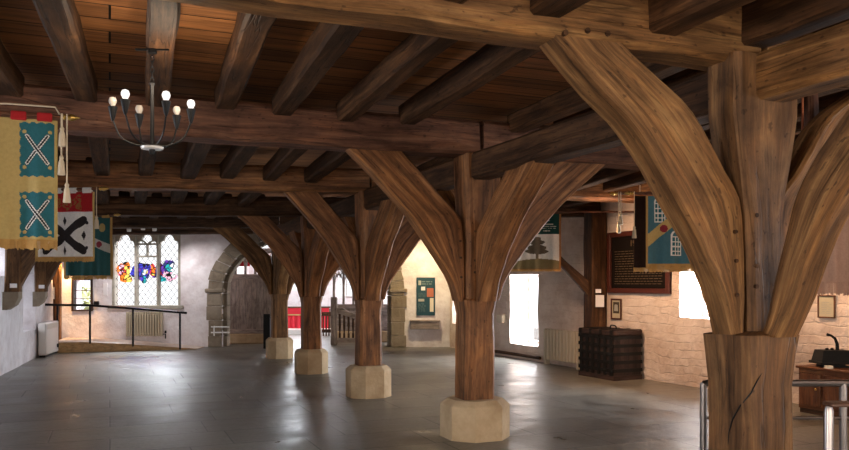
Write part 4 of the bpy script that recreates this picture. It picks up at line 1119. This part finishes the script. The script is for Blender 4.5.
def pat4(x, z):
    W_, H_ = .88, .92
    if x < .03 or x > .97 or z > .97: return 4
    px, pz = x*W_, z*H_
    d = (pz-.70)+(px)*.80                                  # bend rising to the right
    if abs(d+.09) < .085:
        if math.hypot(px-.245, pz-.43) < .05: return 3
        return 1
    for cx, cz in ((.19, .22), (.41, .66)):
        a, b = px-cx, pz-cz
        if abs(a) < .075 and abs(b) < .13:
            g = (a+.075) % .05; k = (b+.13) % .065
            if g < .014 or k < .014 or a > .062 or b > .118: return 2
            return 5
        r = math.hypot(a, b+.13)
        if b < -.13 and .055 < r < .078: return 2
    return 0
o4 = at(645.5, 196, 10.3); 
banner('heraldic_banner', 'blue banner with gold diagonal, red rose and white gateways on the right', o4, (1, -.35, 0), .88, .92, pat4, ['teal3', 'gold2', 'silver', 'rose', 'fringe', 'teal'], GB, .05, (-.17, .0), [(-.16, .45)], .12, loops=False, fin='l', seed=4, nx=130, nz=140)
o5 = at(634, 196, 11.1)
banner('heraldic_banner', 'dark brown banner mostly hidden behind the blue one', o5, (1, -.35, 0), .85, 1.03, lambda x, z: 0, ['brown', 'ochre'], GB, .05, (-.25, .0), [(-.23, .42), (-.2, .30)], .12, loops=False, fin='l', seed=5, nx=40, nz=40)
def pat6(x, z):
    W_, H_ = .9, .95
    if x > .965 or z > .975: return 4
    if z < .36:
        return 1 if any(abs(z-q) < .007 and abs(x-.74) < wd_ and noise.noise(Vector((x*60, q*50, 1))) > -.25 for q, wd_ in ((.12, .06), (.185, .13), (.22, .17), (.255, .16), (.30, .06))) else 0
    px, pz = (x-.56)*W_, z*H_
    hill = .845+.0*x-.05*math.cos((x-.6)*3.6)
    if z > hill: return 3
    if abs(px) < .022 and z > .62: return 2
    for cz, rw, rh in ((.44, .07, .035), (.505, .125, .045), (.60, .16, .05), (.665, .19, .05)):
        k = noise.noise(Vector((x*22, z*22, 4)))*.3+1
        if (px/rw)**2+((z-cz)*H_/rh)**2 < k: return 2
    return 5
o6 = at(506, 214, 12.9)
banner('heraldic_banner', 'white banner with brown tree under a dark green top, above the tall window', o6, Rv, sx(561, 12.9)-sx(506, 12.9), .93, pat6, ['dgreen', 'pale', 'umber', 'hill', 'ochre', 'white'], GB, .02, (-.05, .5), [], .0, loops=False, fin='l', seed=6)
o7 = at(806, 165, 8.9)
banner('heraldic_banner', 'faded pinkish brown fringed banner behind the right brace of the nearest post', o7, Rv, 1.0, EYE+(165-283)*-8.9/FPX-1.60, lambda x, z: 0 if (x*7 % 1) > .04 else 1, ['pinkish', 'brown'], GB, .13, (-.1, .3), [], .0, loops=False, fin='l', frm='cloth_pinkish', seed=7, nx=60, nz=60)
# cord tied along the beam above the nearest banner
bm = B(); yb = 7.45-.34/2-.06
pts = [(wall_x(WL, 7)+.1, 7.2, 3.02), (-1.06, 7.17, 3.04), (-.78, 7.16, 3.06), (-.42, 7.15, 3.06), (-.36, 7.0, 2.94)]
tube(bm, pts, .007, 6); tag(obj('hanging_cord', bm, 'cord_white'), 'pale cord stretched across the beam above the gold and teal banner', 'cord')

# ------------------------------------------------------------------ chandelier
def chandelier():
    c = Vector((.262, 5.5, 0)); zb, zr = 2.50, 3.13
    for k in (3, 4, 5):
        l = bpy.data.lights.new('bulb_light', 'POINT'); l.energy = 4; l.color = (1, .80, .58); l.shadow_soft_size = .03
        a = math.radians(60*k+69); link(bpy.data.objects.new('bulb_light', l)).location = c+Rv*.25*math.cos(a)+Fv*.25*math.sin(a)+Zv*(zb+.385)
    root = thing('chandelier', 'black iron six armed chandelier with bare bulbs hanging at upper left', 'chandelier', (c.x, c.y, zb))
    P = lambda x, y, z: Vector((c.x+x, c.y+y, z))
    bm = B(); lathe(bm, P(0, 0, 0), [(.0, zb-.045), (.018, zb-.04), (.02, zb-.01), (.014, zb+.01), (.012, zr-.22), (.02, zr-.2), (.008, zr-.18)], 10); obj('stem', bm, 'iron', root)
    bm = B(); lathe(bm, P(0, 0, 0), [(.0, zb-.012), (.07, zb-.008), (.075, zb+.006), (.0, zb+.012)], 18); o = obj('collar_plate', bm, 'porcelain', root); tag(o, 'pale round collar')
    bm = B()
    for k in range(5):
        z = zr-.18+k*.036; a = k % 2; q = [P(.011*math.cos(t*math.pi/4)*(1-a), .011*math.cos(t*math.pi/4)*a, z+.024*math.sin(t*math.pi/4)) for t in range(9)]
        tube(bm, q, .004, 5)
    obj('chain', bm, 'iron', root)
    bm = B(); lathe(bm, P(0, 0, 0), [(.03, zr-.0), (.03, zr+.03), (.012, zr+.035)], 10); box(bm, frame(P(0, 0, zr+.02), Rv, -Fv), -.11, .11, -.01, .01, 0, .012); obj('ceiling_hook', bm, 'iron', root)
    for k in range(6):
        a = math.radians(60*k+69); dv = Rv*math.cos(a)+Fv*math.sin(a); dx, dy = dv.x, dv.y; R = .25
        bm = B(); tube(bm, [P(dx*.015, dy*.015, zb+.015), P(dx*.11, dy*.11, zb+.02), P(dx*.20, dy*.20, zb+.07), P(dx*R, dy*R, zb+.18)], .006, 6, n=12); arm = obj('arm', bm, 'iron', root)
        bm = B(); lathe(bm, P(dx*R, dy*R, zb+.17), [(.006, 0), (.011, .012), (.014, .02), (.031, .095), (.027, .098)], 12); obj('candle_cup', bm, 'iron', arm)
        bm = B(); lathe(bm, P(dx*R, dy*R, zb+.258), [(.014, 0), (.016, .018), (.025, .036), (.0265, .05), (.020, .068), (0, .076)], 14); obj('bulb', bm, 'bulb_lit' if k in (3, 4, 5) else 'bulb_grey', arm)
chandelier()
# spotlights on the end beam above the window
for k, (u, v) in enumerate(((129, 229.5), (143, 228), (154.5, 229))):
    d = 18.55; p = at(u, v, d); root = thing('spotlight', 'small white spotlight on the end beam, ' + ('leftmost', 'middle', 'rightmost')[k] + ' of three over the painted window', 'spotlight', p, 0, 'spotlights over the end window')
    bm = B(); lathe(bm, p, [(.0, -.055), (.045, -.05), (.055, .0), (.045, .06), (.015, .07)], 12); obj('head', bm, 'porcelain', root)
    bm = B(); tube(bm, [p+Zv*.06, p+Zv*.22], .014, 6); obj('bracket', bm, 'iron', root)
# ------------------------------------------------------------------ steel rails and the corner at right
def rails():
    d = 5.25; root = thing('steel_railing', 'polished steel barrier rail running behind the nearest post', 'railing', E(sx(703, d), d)); zt = zx(383, d)
    a = sx(703.5, d); b = sx(958, d)
    bm = B(); tube(bm, [E(a, d, zt-.02), E(a+.01, d, zt-.004), E(a+.03, d, zt), E((a+b)/2, d, zt), E(b, d, zt)], .024, 10); obj('top_rail', bm, 'steel', root)
    for u in (703.5, 843, 955):
        bm = B(); tube(bm, [E(sx(u, d), d, 0), E(sx(u, d), d, zt)], .024, 10); obj('post', bm, 'steel', root)
    bm = B(); tube(bm, [E(a, d, zx(418, d)), E(b, d, zx(418, d))], .012, 8); obj('lower_rail', bm, 'steel', root)
    d = 4.25; root = thing('steel_railing', 'shorter steel rail with flat brown top at lower right, in front of the long rail', 'railing', E(sx(828, d), d)); zt = zx(406, d)
    a = sx(828.5, d); b = sx(930, d)
    for u in (828.5, 925):
        bm = B(); lathe(bm, E(sx(u, d), d, 0), [(.026, 0), (.026, zt-.03), (.018, zt)], 10); obj('post', bm, 'steel', root)
    bm = B(); box(bm, EF(0, d), a-.01, b, -.05, .05, zt, zt+.022, .006); o = obj('top_rail', bm, 'rail_dark', root, smooth=False); tag(o, 'flat dark brown top rail')
rails()
def corner():
    # wooden cabinet against the right wall with the black iron press on it
    a0, a1 = WR.ray(796, 380, .6)[0], WR.ray(872, 380, .6)[0]
    M = WR.fr(0, 0, 0); zt = zx(366, WR.ray(822, 366, .35)[2])
    root = thing('wooden_cabinet', 'brown panelled wooden cabinet behind the steel rail at the right wall', 'cabinet', WR.pt((a0+a1)/2, 0, .3))
    bm = B(); box(bm, M, a0, a1, .03, .55, .06, zt-.03); obj('body', bm, 'cabinet_wood', root, smooth=False)
    bm = B(); box(bm, M, a0-.03, a1+.03, .0, .58, zt-.03, zt, .008); obj('top', bm, 'cabinet_wood', root, smooth=False)
    n = 3
    for k in range(n):
        x0, x1 = a0+(a1-a0)*k/n+.02, a0+(a1-a0)*(k+1)/n-.02; bm = B(); box(bm, M, x0, x1, .55, .57, .1, zt-.08, .006)
        dr = obj('door', bm, 'cabinet_wood', root, smooth=False)
        bm = B(); lathe(bm, M @ Vector((x1-.05, .585, zt*.55)), [(.012, -.015), (.016, 0), (.0, .015)], 8); obj('knob', bm, 'brass', dr)
    bm = B(); box(bm, M, a0, a1, .05, .53, 0, .06); obj('base', bm, 'oak_dark', root, smooth=False)
    ac, _, dc = WR.ray(833, 360, .30); p = M @ Vector((ac, .30, 0)); k = dc/FPX
    m = frame(p, Rv, -Fv)
    root = thing('iron_press', 'black cast iron press with curved lever handle on the wooden cabinet', 'press', (p.x, p.y, zt))
    zb = zx(362, dc); z2 = zx(350, dc)
    bm = B()
    w0, w1 = 16.5*k, 14*k
    r = [[m @ Vector((x, y, zb)) for x, y in ((-w0, -.14), (w0, -.14), (w0, .14), (-w0, .14))], [m @ Vector((x, y, z2)) for x, y in ((-w1, -.11), (w1, -.11), (w1, .11), (-w1, .11))]]
    sweep(bm, r); box(bm, m, -w0-.02, w0+.02, -.16, .16, zb-.02, zb+.012, .005); obj('platen', bm, 'black_iron', root, smooth=False)
    bm = B(); box(bm, m, -.10, .10, -.1, .1, zt, zb-.02); obj('pedestal', bm, 'black_iron', root, smooth=False)
    bm = B(); box(bm, m, -.14, .14, -.13, .13, zt, zt+.02); obj('base', bm, 'black_iron', root, smooth=False)
    bm = B(); tube(bm, [m @ Vector((x*k, 0, zx(v, dc))) for x, v in ((4.5, 352), (4.2, 344), (2, 338.5), (-2, 335.5), (-6, 334.5))], [.024, .02, .017, .015, .018, .018, .018, .018, .018, .018, .018][:5], 8); obj('lever', bm, 'black_iron', root)
    for x in (-6, -1):
        bm = B(); lathe(bm, m @ Vector((x*k, 0, z2)), [(.012, -.005), (.02, .01), (.02, .02), (.0, .03)], 8); obj('bolt', bm, 'black_iron', root)
    bm = B(); m2 = m @ Matrix.Translation((-10*k-.03, .19, 0)); box(bm, m2, -.035, .035, -.04, .04, zt, zb-.025); tag(obj('card_box', bm, 'mat_beige', smooth=False), 'small cream card standing under the iron press', 'card')
corner()

# ------------------------------------------------------------------ light
w = bpy.data.worlds.new('world'); SC.world = w; w.use_nodes = True
bg = w.node_tree.nodes['Background']; bg.inputs[0].default_value = (1, 1, 1, 1); bg.inputs[1].default_value = 1.0
# warm lamps on the beams washing the walls
p = WR.ray(650, 300)
light_spot('warm_wall_lamp', (6.3, 9.9, 2.72), (8.4, 9.7, 1.15), 190, (1, .60, .33), 125)
light_spot('warm_wall_lamp', (7.5, 7.7, 2.75), (8.7, 7.0, 1.2), 110, (1, .60, .33), 125)
light_spot('warm_panel_lamp', E(sx(425, 18), 18.2, 2.7), E(sx(428, 19.5), 19.5, 1.5), 130, (1, .76, .42), 100)
light_spot('warm_entry_lamp', E(sx(62, 18.9), 18.95, 2.3), E(sx(64, 19.5), 19.5, .9), 170, (1, .58, .24), 80)
for u, w_ in ((129, 60), (143, 50), (154.5, 90)):
    light_spot('window_wall_lamp', at(u, 232, 18.45), E(sx(u+(60 if u > 150 else -10), 19.5), 19.5, 1.2), w_, (1, .95, .95), 85, 1.0, .04)
SC.view_settings.view_transform = 'Standard'; SC.view_settings.look = 'None'; SC.view_settings.gamma = 1; SC.view_settings.exposure = 0.5
SC.view_settings.use_curve_mapping = False
SC.cycles.max_bounces = 8; SC.cycles.diffuse_bounces = 5; SC.cycles.glossy_bounces = 3; SC.cycles.transparent_max_bounces = 12
SC.cycles.caustics_reflective = False; SC.cycles.caustics_refractive = False; SC.cycles.sample_clamp_indirect = 4
SC.cycles.use_denoising = True
